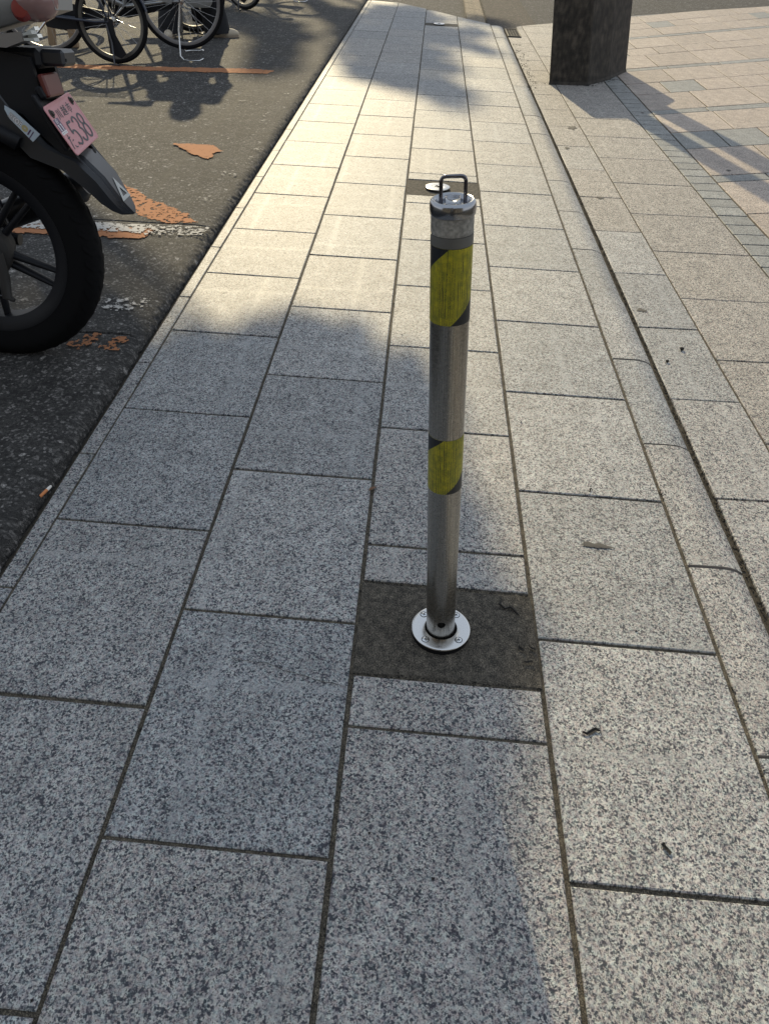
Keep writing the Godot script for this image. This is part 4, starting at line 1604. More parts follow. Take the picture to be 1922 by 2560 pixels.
	part("side_stand", tubed([Vector3(-0.45, 0.26, 0.10), Vector3(-0.50, 0.02, 0.26), Vector3(-0.53, 0.005, 0.30)], 0.011, 8), M.dark_steel, t)


# ---------------------------------------------------------------- bicycles
func bicycle_wheel(parent: Node, at: Vector3, basis: Basis, R: float, rim_mat: Material, spoke_mesh: ArrayMesh, spokes: int) -> void:
	var w := Node3D.new()
	w.name = numbered("wheel", parent)
	parent.add_child(w, true)
	w.transform = Transform3D(basis, at)
	var side := Transform3D(Basis(Vector3.RIGHT, PI / 2), Vector3.ZERO)
	var ring := []
	for k in 72:
		var a := TAU * k / 72
		ring.append(Vector3(cos(a) * (R - 0.018), sin(a) * (R - 0.018), 0))
	part("tyre", tubed(ring, 0.018, 12, true), M.rubber, w)
	part("rim", lathed([Vector2(R - 0.052, -0.008), Vector2(R - 0.036, -0.013), Vector2(R - 0.028, -0.013), Vector2(R - 0.028, 0.013), Vector2(R - 0.036, 0.013), Vector2(R - 0.052, 0.008), Vector2(R - 0.054, 0.0), Vector2(R - 0.052, -0.008)], 72, side), rim_mat, w)
	part("hub", lathed([Vector2(0.0, -0.062), Vector2(0.006, -0.062), Vector2(0.008, -0.038), Vector2(0.026, -0.034), Vector2(0.026, -0.030), Vector2(0.014, -0.026), Vector2(0.014, 0.026), Vector2(0.026, 0.030), Vector2(0.026, 0.034), Vector2(0.008, 0.038), Vector2(0.006, 0.062), Vector2(0.0, 0.062)], 20, side), M.bright_steel, w)
	for k in spokes:
		var flip := Basis(Vector3.UP, PI) if k % 2 else Basis()
		part("spoke", spoke_mesh, M.bright_steel, w, Transform3D(Basis(Vector3(0, 0, 1), TAU * k / spokes) * flip, Vector3.ZERO))


func bicycle(called: String, label: String, at: Vector3, basis: Basis, R: float, paint: Material, rim: Material, spokes: int, tall_stand: bool) -> Node3D:
	# x runs to the rear, y up, z to the near side; the origin is where the rear wheel meets the ground
	var t := thing(called, label, "bicycle", at, basis, "bicycles parked in the car park")
	var up := 0.05 if tall_stand else 0.0
	var hub := Vector3(0, R + up, 0)
	var spoke := tubed([Vector3(0.020, -0.014, 0.028), Vector3(0.05, -0.012, 0.024), Vector3(R - 0.05, 0.0, 0.0)], 0.0012, 5)
	bicycle_wheel(t, hub, Basis(), R, rim, spoke, spokes)
	var L := 1.05
	var fh := Vector3(-L, R, 0)
	bicycle_wheel(t, fh, Basis(Vector3.UP, 0.12), R, rim, spoke, spokes)
	var bb := Vector3(-0.43, 0.285 + up, 0)
	var seat_top := Vector3(-0.27, 0.80 + up * 0.8, 0)
	var head := Vector3(-0.86, 0.78, 0)
	var head_low := Vector3(-0.91, 0.64, 0)
	var st := S()
	tube(st, [bb, seat_top.lerp(bb, 0.25)], 0.016, 10)
	tube(st, [head, head_low], 0.019, 10)
	tube(st, [head_low.lerp(head, 0.2), Vector3(-0.72, 0.44, 0), bb + Vector3(-0.05, 0.02, 0), bb], 0.019, 10)
	for s in [-1.0, 1.0]:
		tube(st, [bb + Vector3(0.02, 0, s * 0.03), hub + Vector3(-0.10, -0.005, s * 0.055), hub + Vector3(0, 0, s * 0.06)], 0.010, 8)
		tube(st, [seat_top.lerp(bb, 0.28) + Vector3(0, 0, s * 0.02), hub + Vector3(-0.05, 0.12, s * 0.055), hub + Vector3(0, 0, s * 0.06)], 0.008, 8)
	part("frame", done(st), paint, t)
	st = S()
	for s in [-1.0, 1.0]:
		tube(st, [fh + Vector3(0, 0, s * 0.055), fh + Vector3(0.06, 0.18, s * 0.055), head_low + Vector3(-0.01, -0.06, s * 0.045), head_low + Vector3(0, -0.01, s * 0.02)], [0.008, 0.011, 0.012, 0.012], 8)
	part("fork", done(st), paint, t)
	part("seat_post", tubed([seat_top.lerp(bb, 0.3), seat_top], 0.012, 10), M.bright_steel, t)
	var secs := []
	for r in [[-0.15, 0.018, 0.016], [-0.06, 0.028, 0.020], [0.02, 0.062, 0.028], [0.09, 0.082, 0.032], [0.13, 0.070, 0.024]]:
		var sec := []
		for g in 10:
			var b := TAU * g / 10
			sec.append(seat_top + Vector3(r[0], 0.035 + sin(b) * r[2], -cos(b) * r[1]))
		secs.append(sec)
	st = S()
	loft(st, secs)
	part("saddle", done(st), M.rubber, t)
	st = S()
	tube(st, [head, head + Vector3(0.03, 0.14, 0)], 0.013, 10)
	tube(st, [head + Vector3(0.28, 0.20, -0.27), head + Vector3(0.16, 0.21, -0.27), head + Vector3(0.03, 0.17, -0.15), head + Vector3(0.03, 0.15, 0), head + Vector3(0.03, 0.17, 0.15), head + Vector3(0.16, 0.21, 0.27), head + Vector3(0.28, 0.20, 0.27)], 0.0105, 8)
	part("handlebar", done(st), M.bright_steel, t)
	# front basket of wires
	st = S()
	for k in 4:
		var y := 0.0 + k * 0.075
		var g := 0.85 + k * 0.05
		tube(st, [head + Vector3(-0.10, 0.0 + y, -0.16 * g), head + Vector3(-0.10 - 0.26 * g, y, -0.16 * g), head + Vector3(-0.10 - 0.26 * g, y, 0.16 * g), head + Vector3(-0.10, y, 0.16 * g)], 0.0035, 5, true)
	for k in 9:
		var f := -1.0 + k / 4.0
		tube(st, [head + Vector3(-0.10 - 0.22, 0.0, 0.136 * f), head + Vector3(-0.10 - 0.26, 0.225, 0.16 * f)], 0.0025, 5)
		tube(st, [head + Vector3(-0.10 - 0.11 * (f + 1.0), 0.0, 0.136), head + Vector3(-0.10 - 0.13 * (f + 1.0), 0.225, 0.16)], 0.0025, 5)
		tube(st, [head + Vector3(-0.10 - 0.11 * (f + 1.0), 0.0, -0.136), head + Vector3(-0.10 - 0.13 * (f + 1.0), 0.225, -0.16)], 0.0025, 5)
		tube(st, [head + Vector3(-0.10, 0.0, 0.136 * f), head + Vector3(-0.32, 0.0, 0.136 * f)], 0.0025, 5)
	part("basket", done(st), M.dark_steel, t)
	# mudguards
	for e in 2:
		var c := hub if e == 0 else fh
		secs = []
		for k in 13:
			var a := lerpf(0.25, 2.6, k / 12.0) if e == 0 else lerpf(0.5, 2.9, k / 12.0)
			var d := Vector3(cos(a), sin(a), 0)
			var sec := []
			for q in [[-0.024, -0.012], [-0.016, 0.0], [0.016, 0.0], [0.024, -0.012], [0.015, -0.004], [-0.015, -0.004]]:
				sec.append(c + Vector3(0, 0, q[0]) + d * (R + 0.016 + q[1]))
			secs.append(sec)
		st = S()
		loft(st, secs)
		part("mudguard", done(st), paint if e == 0 else M.bright_steel, t)
	# rear carrier
	st = S()
	var cy := hub.y + R + 0.045
	tube(st, [Vector3(-0.20, cy, -0.06), Vector3(0.18, cy, -0.06), Vector3(0.18, cy, 0.06), Vector3(-0.20, cy, 0.06)], 0.005, 6, true)
	for k in 3:
		tube(st, [Vector3(-0.2, cy, -0.03 + k * 0.03), Vector3(0.18, cy, -0.03 + k * 0.03)], 0.004, 6)
	for s in [-1.0, 1.0]:
		tube(st, [hub + Vector3(0, 0, s * 0.065), Vector3(0.06, cy, s * 0.06)], 0.005, 6)
	part("carrier", done(st), M.dark_steel, t)
	# chain case, cranks
	part("chain_case", prismed([Vector2(-0.53, bb.y - 0.075), Vector2(-0.56, bb.y), Vector2(-0.52, bb.y + 0.08), Vector2(-0.40, bb.y + 0.09), Vector2(0.0, hub.y + 0.045), Vector2(0.05, hub.y), Vector2(0.0, hub.y - 0.045), Vector2(-0.42, bb.y - 0.09)], 0.02, Transform3D(Basis(), Vector3(0, 0, -0.075))), M.black_plastic, t)
	st = S()
	tube(st, [bb + Vector3(0, 0, -0.09), bb + Vector3(0, 0, 0.09)], 0.010, 8)
	tube(st, [bb + Vector3(0, 0, 0.085), bb + Vector3(-0.12, -0.11, 0.095)], 0.008, 8)
	tube(st, [bb + Vector3(0, 0, -0.085), bb + Vector3(0.12, 0.11, -0.095)], 0.008, 8)
	part("crank", done(st), M.bright_steel, t)
	for s in [-1.0, 1.0]:
		part("pedal", boxed(Vector3(0.085, 0.022, 0.065), 0.004, Transform3D(Basis(), bb + Vector3(-s * 0.12, -s * 0.11, s * 0.135))), M.black_plastic, t)
	# stand
	st = S()
	if tall_stand:
		for s in [-1.0, 1.0]:
			var foot := Vector3(-0.02 + s * 0.012, 0.006, s * 0.15)
			tube(st, [hub + Vector3(0, -0.01, s * 0.06), Vector3(-0.03, 0.20, s * 0.085), Vector3(-0.035, 0.03, s * 0.135), foot, foot + Vector3(0.05, 0.0, s * 0.028), foot + Vector3(0.12, 0.002, s * 0.02), foot + Vector3(0.15, 0.012, s * 0.0)], 0.0065, 8)
	else:
		tube(st, [hub + Vector3(-0.02, -0.01, 0.062), Vector3(0.01, 0.14, 0.085), Vector3(0.02, 0.01, 0.12), Vector3(0.06, 0.006, 0.13)], 0.0075, 8)
	if tall_stand:
		tube(st, [hub + Vector3(0, -0.01, -0.066), hub + Vector3(0, -0.01, 0.066)], 0.006, 8)
	part("stand", done(st), M.bright_steel if tall_stand else M.dark_steel, t)
	if not tall_stand:
		part("hub_cover", prismed([Vector2(-0.03, R + 0.03), Vector2(0.03, R + 0.02), Vector2(0.04, R - 0.08), Vector2(0.10, R - 0.20), Vector2(0.06, R - 0.23), Vector2(-0.02, R - 0.20), Vector2(-0.02, R - 0.06)], 0.008, Transform3D(Basis(), Vector3(0, 0, 0.060))), M.black_plastic, t)
	else:
		part("wheel_reflector", boxed(Vector3(0.03, 0.075, 0.012), 0.004, Transform3D(Basis(Vector3(0, 0, 1), -0.35), hub + Vector3(0.17, 0.06, 0.012))), M.clear_lens, t)
		var tagst := S(true)
		prism(tagst, PackedVector2Array([Vector2(0.012, 0.075), Vector2(0.045, 0.085), Vector2(0.015, -0.035), Vector2(-0.065, -0.015), Vector2(-0.062, 0.008), Vector2(-0.018, 0.005)]), 0.006, Transform3D(Basis(), hub + Vector3(-0.075, 0.02, 0.075)))
		part("stand_lock", done(tagst), M.white_body, t)
	return t


func build_bicycles() -> void:
	var blue := mat(lin(0.012, 0.018, 0.035), 0.3)
	var silver := mat(lin(0.30, 0.31, 0.32), 0.3, 0.7)
	var black := mat(lin(0.012, 0.012, 0.013), 0.35)
	var green := mat(lin(0.015, 0.05, 0.03), 0.3)
	var dull := mat(lin(0.11, 0.105, 0.095), 0.5, 0.6)
	var grey := mat(lin(0.26, 0.26, 0.27), 0.4, 0.7)
	bicycle("bicycle", "dark blue bicycle nearest the orange line, its rear wheel beside the motorcycle tail", Vector3(-2.371, LOT_Y, -6.4554), Basis.from_euler(Vector3(-0.04, -0.02, 0)), 0.272, blue, dull, 28, false)
	bicycle("bicycle", "silver bicycle on a twin leg kickstand, its rear wheel in front of the person", Vector3(-1.95, LOT_Y, -6.8798), Basis.from_euler(Vector3(0.05, 0.16, 0)), 0.33, silver, grey, 32, true)
	bicycle("bicycle", "black bicycle whose rear tyre shows between the legs of the person", Vector3(-2.19, LOT_Y, -8.1025), Basis.from_euler(Vector3(0.0, 0.30, 0)), 0.30, black, dull, 24, false)
	bicycle("bicycle", "green bicycle standing askew behind the person's right foot", Vector3(-2.08, LOT_Y, -9.8406), Basis.from_euler(Vector3(0.0, -0.55, 0)), 0.30, green, dull, 20, false)
	bicycle("bicycle", "bicycle farthest back at the top edge, on a single thin kickstand leg", Vector3(-1.66, LOT_Y, -10.8814), Basis.from_euler(Vector3(0.0, 0.1, 0)), 0.33, black, grey, 20, true)


# ---------------------------------------------------------------- a person
func skin_of(bones: Array, cell: float, k: float) -> ArrayMesh:
	# smooth union of tapered capsules on a grid, meshed as surface nets
	var lo := Vector3.ONE * 1e9
	var hi := -lo
	for b in bones:
		var r: float = maxf(b[2], b[3]) + k * 2 + cell * 2
		lo = lo.min(b[0] - Vector3.ONE * r).min(b[1] - Vector3.ONE * r)
		hi = hi.max(b[0] + Vector3.ONE * r).max(b[1] + Vector3.ONE * r)
	var nx := int((hi.x - lo.x) / cell) + 2
	var ny := int((hi.y - lo.y) / cell) + 2
	var nz := int((hi.z - lo.z) / cell) + 2
	var sum := PackedFloat32Array()
	sum.resize(nx * ny * nz)
	for b in bones:
		var a: Vector3 = b[0]
		var e: Vector3 = b[1]
		var ra: float = b[2]
		var rb: float = b[3]
		var m := maxf(ra, rb) + k * 2.0 + cell
		var p0 := (a.min(e) - Vector3.ONE * m - lo) / cell
		var p1 := (a.max(e) + Vector3.ONE * m - lo) / cell
		var ab := e - a
		var inv := 1.0 / maxf(ab.length_squared(), 1e-9)
		for x in range(maxi(int(p0.x), 0), mini(int(p1.x) + 1, nx)):
			for y in range(maxi(int(p0.y), 0), mini(int(p1.y) + 1, ny)):
				for z in range(maxi(int(p0.z), 0), mini(int(p1.z) + 1, nz)):
					var p := lo + Vector3(x, y, z) * cell
					var t := clampf((p - a).dot(ab) * inv, 0.0, 1.0)
					var d := (p - a - ab * t).length() - lerpf(ra, rb, t)
					if d < k * 2.5:
						sum[(x * ny + y) * nz + z] += exp(-d / k)
	var at := {}
	var pts := PackedVector3Array()
	var value := func(i: int) -> float: return 1.0 - sum[i]    # below zero inside
	for x in nx - 1:
		for y in ny - 1:
			var row := (x * ny + y) * nz
			for z in nz - 1:
				var i := row + z
				var inside := 0
				var corners := [i, i + 1, i + nz, i + nz + 1, i + ny * nz, i + ny * nz + 1, i + ny * nz + nz, i + ny * nz + nz + 1]
				for c in corners:
					if sum[c] > 1.0:
						inside += 1
				if inside == 0 or inside == 8:
					continue
				var acc := Vector3.ZERO
				var n := 0
				for e in [[0, 1], [2, 3], [4, 5], [6, 7], [0, 2], [1, 3], [4, 6], [5, 7], [0, 4], [1, 5], [2, 6], [3, 7]]:
					var va := log(maxf(sum[corners[e[0]]], 1e-6))
					var vb := log(maxf(sum[corners[e[1]]], 1e-6))
					if (va > 0) != (vb > 0):
						var t := va / (va - vb)
						var ca := Vector3((e[0] >> 2) & 1, (e[0] >> 1) & 1, e[0] & 1)
						var cb := Vector3((e[1] >> 2) & 1, (e[1] >> 1) & 1, e[1] & 1)
						acc += ca.lerp(cb, t)
						n += 1
				at[i] = pts.size()
				pts.append(lo + (Vector3(x, y, z) + acc / maxi(n, 1)) * cell)
	var st := S()
	for i in at:
		var here := sum[i] > 1.0
		var z: int = i % nz
		var y: int = (i / nz) % ny
		var x: int = i / (ny * nz)
		# edges that start at this grid point, one along each axis
		for axis in 3:
			var step: int = [ny * nz, nz, 1][axis]
			var there := sum[i + step] > 1.0
			if here == there:
				continue
			var u: int = [nz, 1, ny * nz][axis]
			var v: int = [1, ny * nz, nz][axis]
			var q := [i, i - u, i - u - v, i - v]
			if not (at.has(q[1]) and at.has(q[2]) and at.has(q[3])):
				continue
			if here:
				quad(st, pts[at[q[0]]], pts[at[q[1]]], pts[at[q[2]]], pts[at[q[3]]])
			else:
				quad(st, pts[at[q[3]]], pts[at[q[2]]], pts[at[q[1]]], pts[at[q[0]]])
	return done(st)


func build_person() -> void:
	figure(Vector3(-2.10, LOT_Y, -7.88), Basis(), "person in wide black trousers and beige shoes standing behind the silver bicycle", false)
	# whoever looks down at the bollard stands here, mirrored in the steel and shading the nearest slabs
	figure(Vector3(0.06, 0.0, 0.47), Basis(Vector3.UP, PI), "person in a dark jacket standing at the near end of the walkway with raised hands", true)


func figure(o: Vector3, basis: Basis, label: String, looking: bool) -> void:
	var t := thing("person", label, "person", o, basis)
	# left foot in the picture points to the walker, the other one to the right
	var fl := Vector3(-0.235, 0, 0.10)
	var fr := Vector3(0.17, 0, -0.04)
	var hip := Vector3(-0.02, 0.86, 0.0)
	var side := Vector3(0.09, 0, -0.01)
	var kl := Vector3(-0.17, 0.46, 0.06)
	var kr := Vector3(0.12, 0.46, 0.0)
	var chest := Vector3(-0.02, 1.20, -0.02)
	var neck := Vector3(-0.02, 1.39, 0.0)
	var head := Vector3(0.0, 1.52, 0.03)
	var sh := Vector3(0.175, 0, 0)
	var el_l := Vector3(-0.27, 1.08, 0.06)
	var el_r := Vector3(0.25, 1.07, 0.05)
	var wr_l := Vector3(-0.25, 0.86, 0.20)
	var wr_r := Vector3(0.22, 0.84, 0.12)
	if looking:
		fl = Vector3(-0.12, 0, 0.0)
		fr = Vector3(0.13, 0, 0.02)
		kl = Vector3(-0.11, 0.46, 0.02)
		kr = Vector3(0.11, 0.46, 0.02)
		el_l = Vector3(-0.24, 1.06, 0.14)
		el_r = Vector3(0.22, 1.06, 0.14)
		wr_l = Vector3(-0.13, 1.10, 0.33)
		wr_r = Vector3(0.17, 1.10, 0.33)
	var bones := [
		[hip, chest, 0.125, 0.115], [hip - side, hip + side, 0.11, 0.11], [chest - sh * 0.7, chest + sh * 0.7, 0.09, 0.09], [neck - sh + Vector3(0, -0.05, 0), neck + sh + Vector3(0, -0.05, 0), 0.05, 0.05],
		[chest, neck, 0.10, 0.05], [neck, head + Vector3(0, -0.06, -0.02), 0.05, 0.048],
		[hip - side, kl, 0.085, 0.055], [kl, fl + Vector3(0, 0.09, 0), 0.055, 0.036], [hip + side, kr, 0.085, 0.055], [kr, fr + Vector3(0, 0.09, 0), 0.055, 0.036],
		[fl + Vector3(0, 0.06, -0.02), fl + Vector3(0.0, 0.03, 0.10), 0.036, 0.026], [fr + Vector3(-0.02, 0.06, 0), fr + Vector3(0.10, 0.03, -0.03), 0.036, 0.026],
		[neck - sh + Vector3(0, -0.05, 0), el_l, 0.048, 0.038], [el_l, wr_l, 0.037, 0.026], [neck + sh + Vector3(0, -0.05, 0), el_r, 0.048, 0.038], [el_r, wr_r, 0.037, 0.026],
	]
	part("body", skin_of(bones, 0.016, 0.014), M.skin, t)
	# head with a face
	var hb := [
		[head + Vector3(0, 0.035, -0.015), head + Vector3(0, 0.02, 0.005), 0.082, 0.078], [head + Vector3(0, -0.03, 0.015), head + Vector3(0, -0.075, 0.035), 0.060, 0.036], [head + Vector3(0, -0.02, 0.075), head + Vector3(0, 0.02, 0.072), 0.014, 0.008],
		[head + Vector3(-0.018, -0.058, 0.066), head + Vector3(0.018, -0.058, 0.066), 0.009, 0.009], [head + Vector3(-0.078, 0.0, -0.005), head + Vector3(-0.080, -0.03, -0.002), 0.014, 0.010], [head + Vector3(0.078, 0.0, -0.005), head + Vector3(0.080, -0.03, -0.002), 0.014, 0.010],
		[head + Vector3(-0.04, 0.035, 0.066), head + Vector3(0.04, 0.035, 0.066), 0.010, 0.010], [head + Vector3(0, -0.09, 0.0), head + Vector3(0, -0.13, -0.03), 0.045, 0.048],
	]
	part("head", skin_of(hb, 0.006, 0.006), M.skin, t)
	for s in [-1.0, 1.0]:
		part("eye", lathed([Vector2(0, -0.009), Vector2(0.007, -0.005), Vector2(0.009, 0), Vector2(0.007, 0.005), Vector2(0, 0.009)], 12, Transform3D(Basis(), head + Vector3(s * 0.031, 0.012, 0.070))), M.hair, t)
	var hair := [[head + Vector3(0, 0.05, -0.02), head + Vector3(0, 0.045, 0.0), 0.090, 0.086], [head + Vector3(0, 0.0, -0.05), head + Vector3(0, -0.12, -0.06), 0.075, 0.05], [head + Vector3(-0.075, 0.02, -0.02), head + Vector3(-0.075, -0.10, -0.02), 0.03, 0.02], [head + Vector3(0.075, 0.02, -0.02), head + Vector3(0.075, -0.10, -0.02), 0.03, 0.02]]
	part("hair", skin_of(hair, 0.01, 0.008), M.hair, t)
	# hands with five fingers each
	for h in 2:
		var w := wr_l if h == 0 else wr_r
		var el := el_l if h == 0 else el_r
		var dir := (w - el).normalized()
		var s := -1.0 if h == 0 else 1.0
		var across := dir.cross(Vector3(s, 0, 0)).normalized()
		var nrm := across.cross(dir).normalized()
		var fb := [[w, w + dir * 0.07 + across * 0.012, 0.022, 0.020], [w, w + dir * 0.07 - across * 0.014, 0.022, 0.018]]
		for f in 4:
			var base := w + dir * 0.082 + across * (0.026 - f * 0.0175)
			var ln: float = [0.036, 0.042, 0.039, 0.030][f]
			var mid := base + dir * ln + nrm * 0.012
			fb.append([w + dir * 0.05 + across * (0.018 - f * 0.012), base, 0.011, 0.0092])
			fb.append([base, mid, 0.0090, 0.0084])
			fb.append([mid, mid + dir * ln * 0.5 + nrm * 0.022, 0.0084, 0.0072])
		var th := w + dir * 0.03 + across * 0.030
		fb.append([w + dir * 0.01 + across * 0.012, th, 0.014, 0.011])
		fb.append([th, th + dir * 0.034 + across * 0.012 + nrm * 0.010, 0.0105, 0.0085])
		part("hand", skin_of(fb, 0.004, 0.003), M.skin, t)
	# wide trousers
	var tr := [
		[hip + Vector3(0, 0.10, 0), hip, 0.135, 0.15], [hip - side * 1.1, hip + side * 1.1, 0.125, 0.125], [hip - side, kl, 0.115, 0.092], [kl, fl + Vector3(0.0, 0.105, 0.0), 0.092, 0.094], [hip + side, kr, 0.115, 0.095], [kr, fr + Vector3(-0.01, 0.11, 0), 0.095, 0.100],
	]
	part("trousers", skin_of(tr, 0.014, 0.010), M.trousers, t)
	for f in [[kl, fl, 0.095, 0.112], [kr, fr + Vector3(-0.012, 0, 0), 0.098, 0.120]]:
		var hem := S()
		var secs := []
		for k in 7:
			var q := k / 6.0
			var c: Vector3 = (f[0] as Vector3).lerp(f[1] + Vector3(0, 0.035, 0), 0.25 + 0.75 * q)
			var r := lerpf(f[2], f[3], q)
			var sec := []
			for g in 18:
				var b := TAU * g / 18
				var rr := r * (1.0 + 0.05 * sin(b * 5 + q * 3) * q)
				sec.append(c + Vector3(cos(b) * rr, 0, sin(b) * rr * 0.85))
			secs.append(sec)
		loft(hem, secs, true, true)
		part("trouser_leg", done(hem), M.trousers, t)
	var jk := [[hip + Vector3(0, 0.12, 0), chest, 0.15, 0.135], [chest - sh * 0.8, chest + sh * 0.8, 0.10, 0.10], [neck - sh + Vector3(0, -0.05, 0), neck + sh + Vector3(0, -0.05, 0), 0.062, 0.062], [neck - sh + Vector3(0, -0.05, 0), el_l, 0.062, 0.052], [el_l, el_l.lerp(wr_l, 0.85), 0.052, 0.042], [neck + sh + Vector3(0, -0.05, 0), el_r, 0.062, 0.052], [el_r, el_r.lerp(wr_r, 0.85), 0.052, 0.042], [chest, neck + Vector3(0, -0.03, 0), 0.11, 0.065]]
	part("jacket", skin_of(jk, 0.016, 0.012), M.trousers if looking else M.jacket, t)
	# shoes
	for f in [[fl, Vector3(0.15, 0, 1.0).normalized(), 0.14], [fr, Vector3(0.1, 0, 1.0).normalized() if looking else Vector3(1.0, 0, -0.22).normalized(), 0.16]]:
		var b: Vector3 = f[0]
		var d: Vector3 = f[1]
		var e := d.cross(Vector3.UP)
		var l: float = f[2]
		var sb := [[b - d * 0.05 + Vector3(0, 0.045, 0), b + d * 0.02 + Vector3(0, 0.045, 0), 0.042, 0.042], [b + Vector3(0, 0.040, 0), b + d * l * 0.8 + Vector3(0, 0.032, 0), 0.042, 0.032], [b + d * l * 0.5 + e * 0.012 + Vector3(0, 0.028, 0), b + d * l + Vector3(0, 0.028, 0), 0.034, 0.024]]
		var shoe := part("shoe", skin_of(sb, 0.008, 0.006), M.shoe, t)
		var sole := []
		for g in 20:
			var a := TAU * g / 20
			var x := lerpf(-0.085, l + 0.022, 0.5 + 0.5 * cos(a))
			var wv := 0.040 if x > 0.02 else 0.034
			sole.append(Vector2(x, sin(a) * wv))
		part("sole", prismed(sole, 0.014, Transform3D(Basis(d, e, Vector3.UP), b + Vector3(0, 0.0, 0))), M.shoe_sole, shoe)
		var cross := S()
		tube(cross, [b + d * 0.07 - e * 0.040 + Vector3(0, 0.03, 0), b + d * 0.065 - e * 0.022 + Vector3(0, 0.068, 0), b + d * 0.065 + e * 0.022 + Vector3(0, 0.068, 0), b + d * 0.07 + e * 0.040 + Vector3(0, 0.03, 0)], 0.005, 6)
		part("strap", done(cross), M.shoe_sole, shoe)
	if looking:
		return
	# a grey cloth bag hanging from the hand
	var hand := o + (wr_r + (wr_r - el_r).normalized() * 0.10)
	var bag := thing("cloth_bag", "grey cloth bag seen through the spokes of the silver bicycle wheel", "bag", Vector3(hand.x - 0.14, hand.y - 0.50, hand.z + 0.03))
	var secs := []
	for k in 9:
		var q := k / 8.0
		var sec := []
		for g in 20:
			var a := TAU * g / 20
			var fold := 1.0 + 0.06 * sin(a * 4 + q * 5.0)
			var w := lerpf(0.115, 0.135, sin(q * PI * 0.6)) * fold
			var d := lerpf(0.05, 0.03, q) * fold
			if k == 0:
				w *= 0.85
				d *= 0.7
			sec.append(Vector3(cos(a) * w, q * 0.26, -sin(a) * d))
		secs.append(sec)
	var st := S()
	loft(st, secs)
	part("pouch", done(st), M.cloth_grey, bag)
	for s in [-1.0, 1.0]:
		part("strap", tubed([Vector3(-0.07, 0.25, s * 0.028), Vector3(0.04, 0.40, s * 0.015), Vector3(0.14, 0.49, s * 0.006), Vector3(0.16, 0.40, s * 0.01), Vector3(0.075, 0.25, s * 0.028)], 0.007, 6), M.cloth_grey, bag)


# ---------------------------------------------------------------- small things on the ground
func blot(at: Vector2, y: float, rx: float, rz: float, turn: float, seed_: int) -> ArrayMesh:
	var n := noise_of(seed_, 0.9, 3)
	var st := S(true)
	var rim := []
	for i in 22:
		var a := TAU * i / 22
		var r := 1.0 + 0.75 * n.get_noise_2d(cos(a) * 1.6, sin(a) * 1.6)
		var p := Vector2(cos(a) * rx * r, sin(a) * rz * r).rotated(turn)
		rim.append(Vector3(at.x + p.x, y, at.y + p.y))
	for i in 22:
		tri(st, Vector3(at.x, y + 0.0006, at.y), rim[(i + 1) % 22], rim[i])
	return done(st)


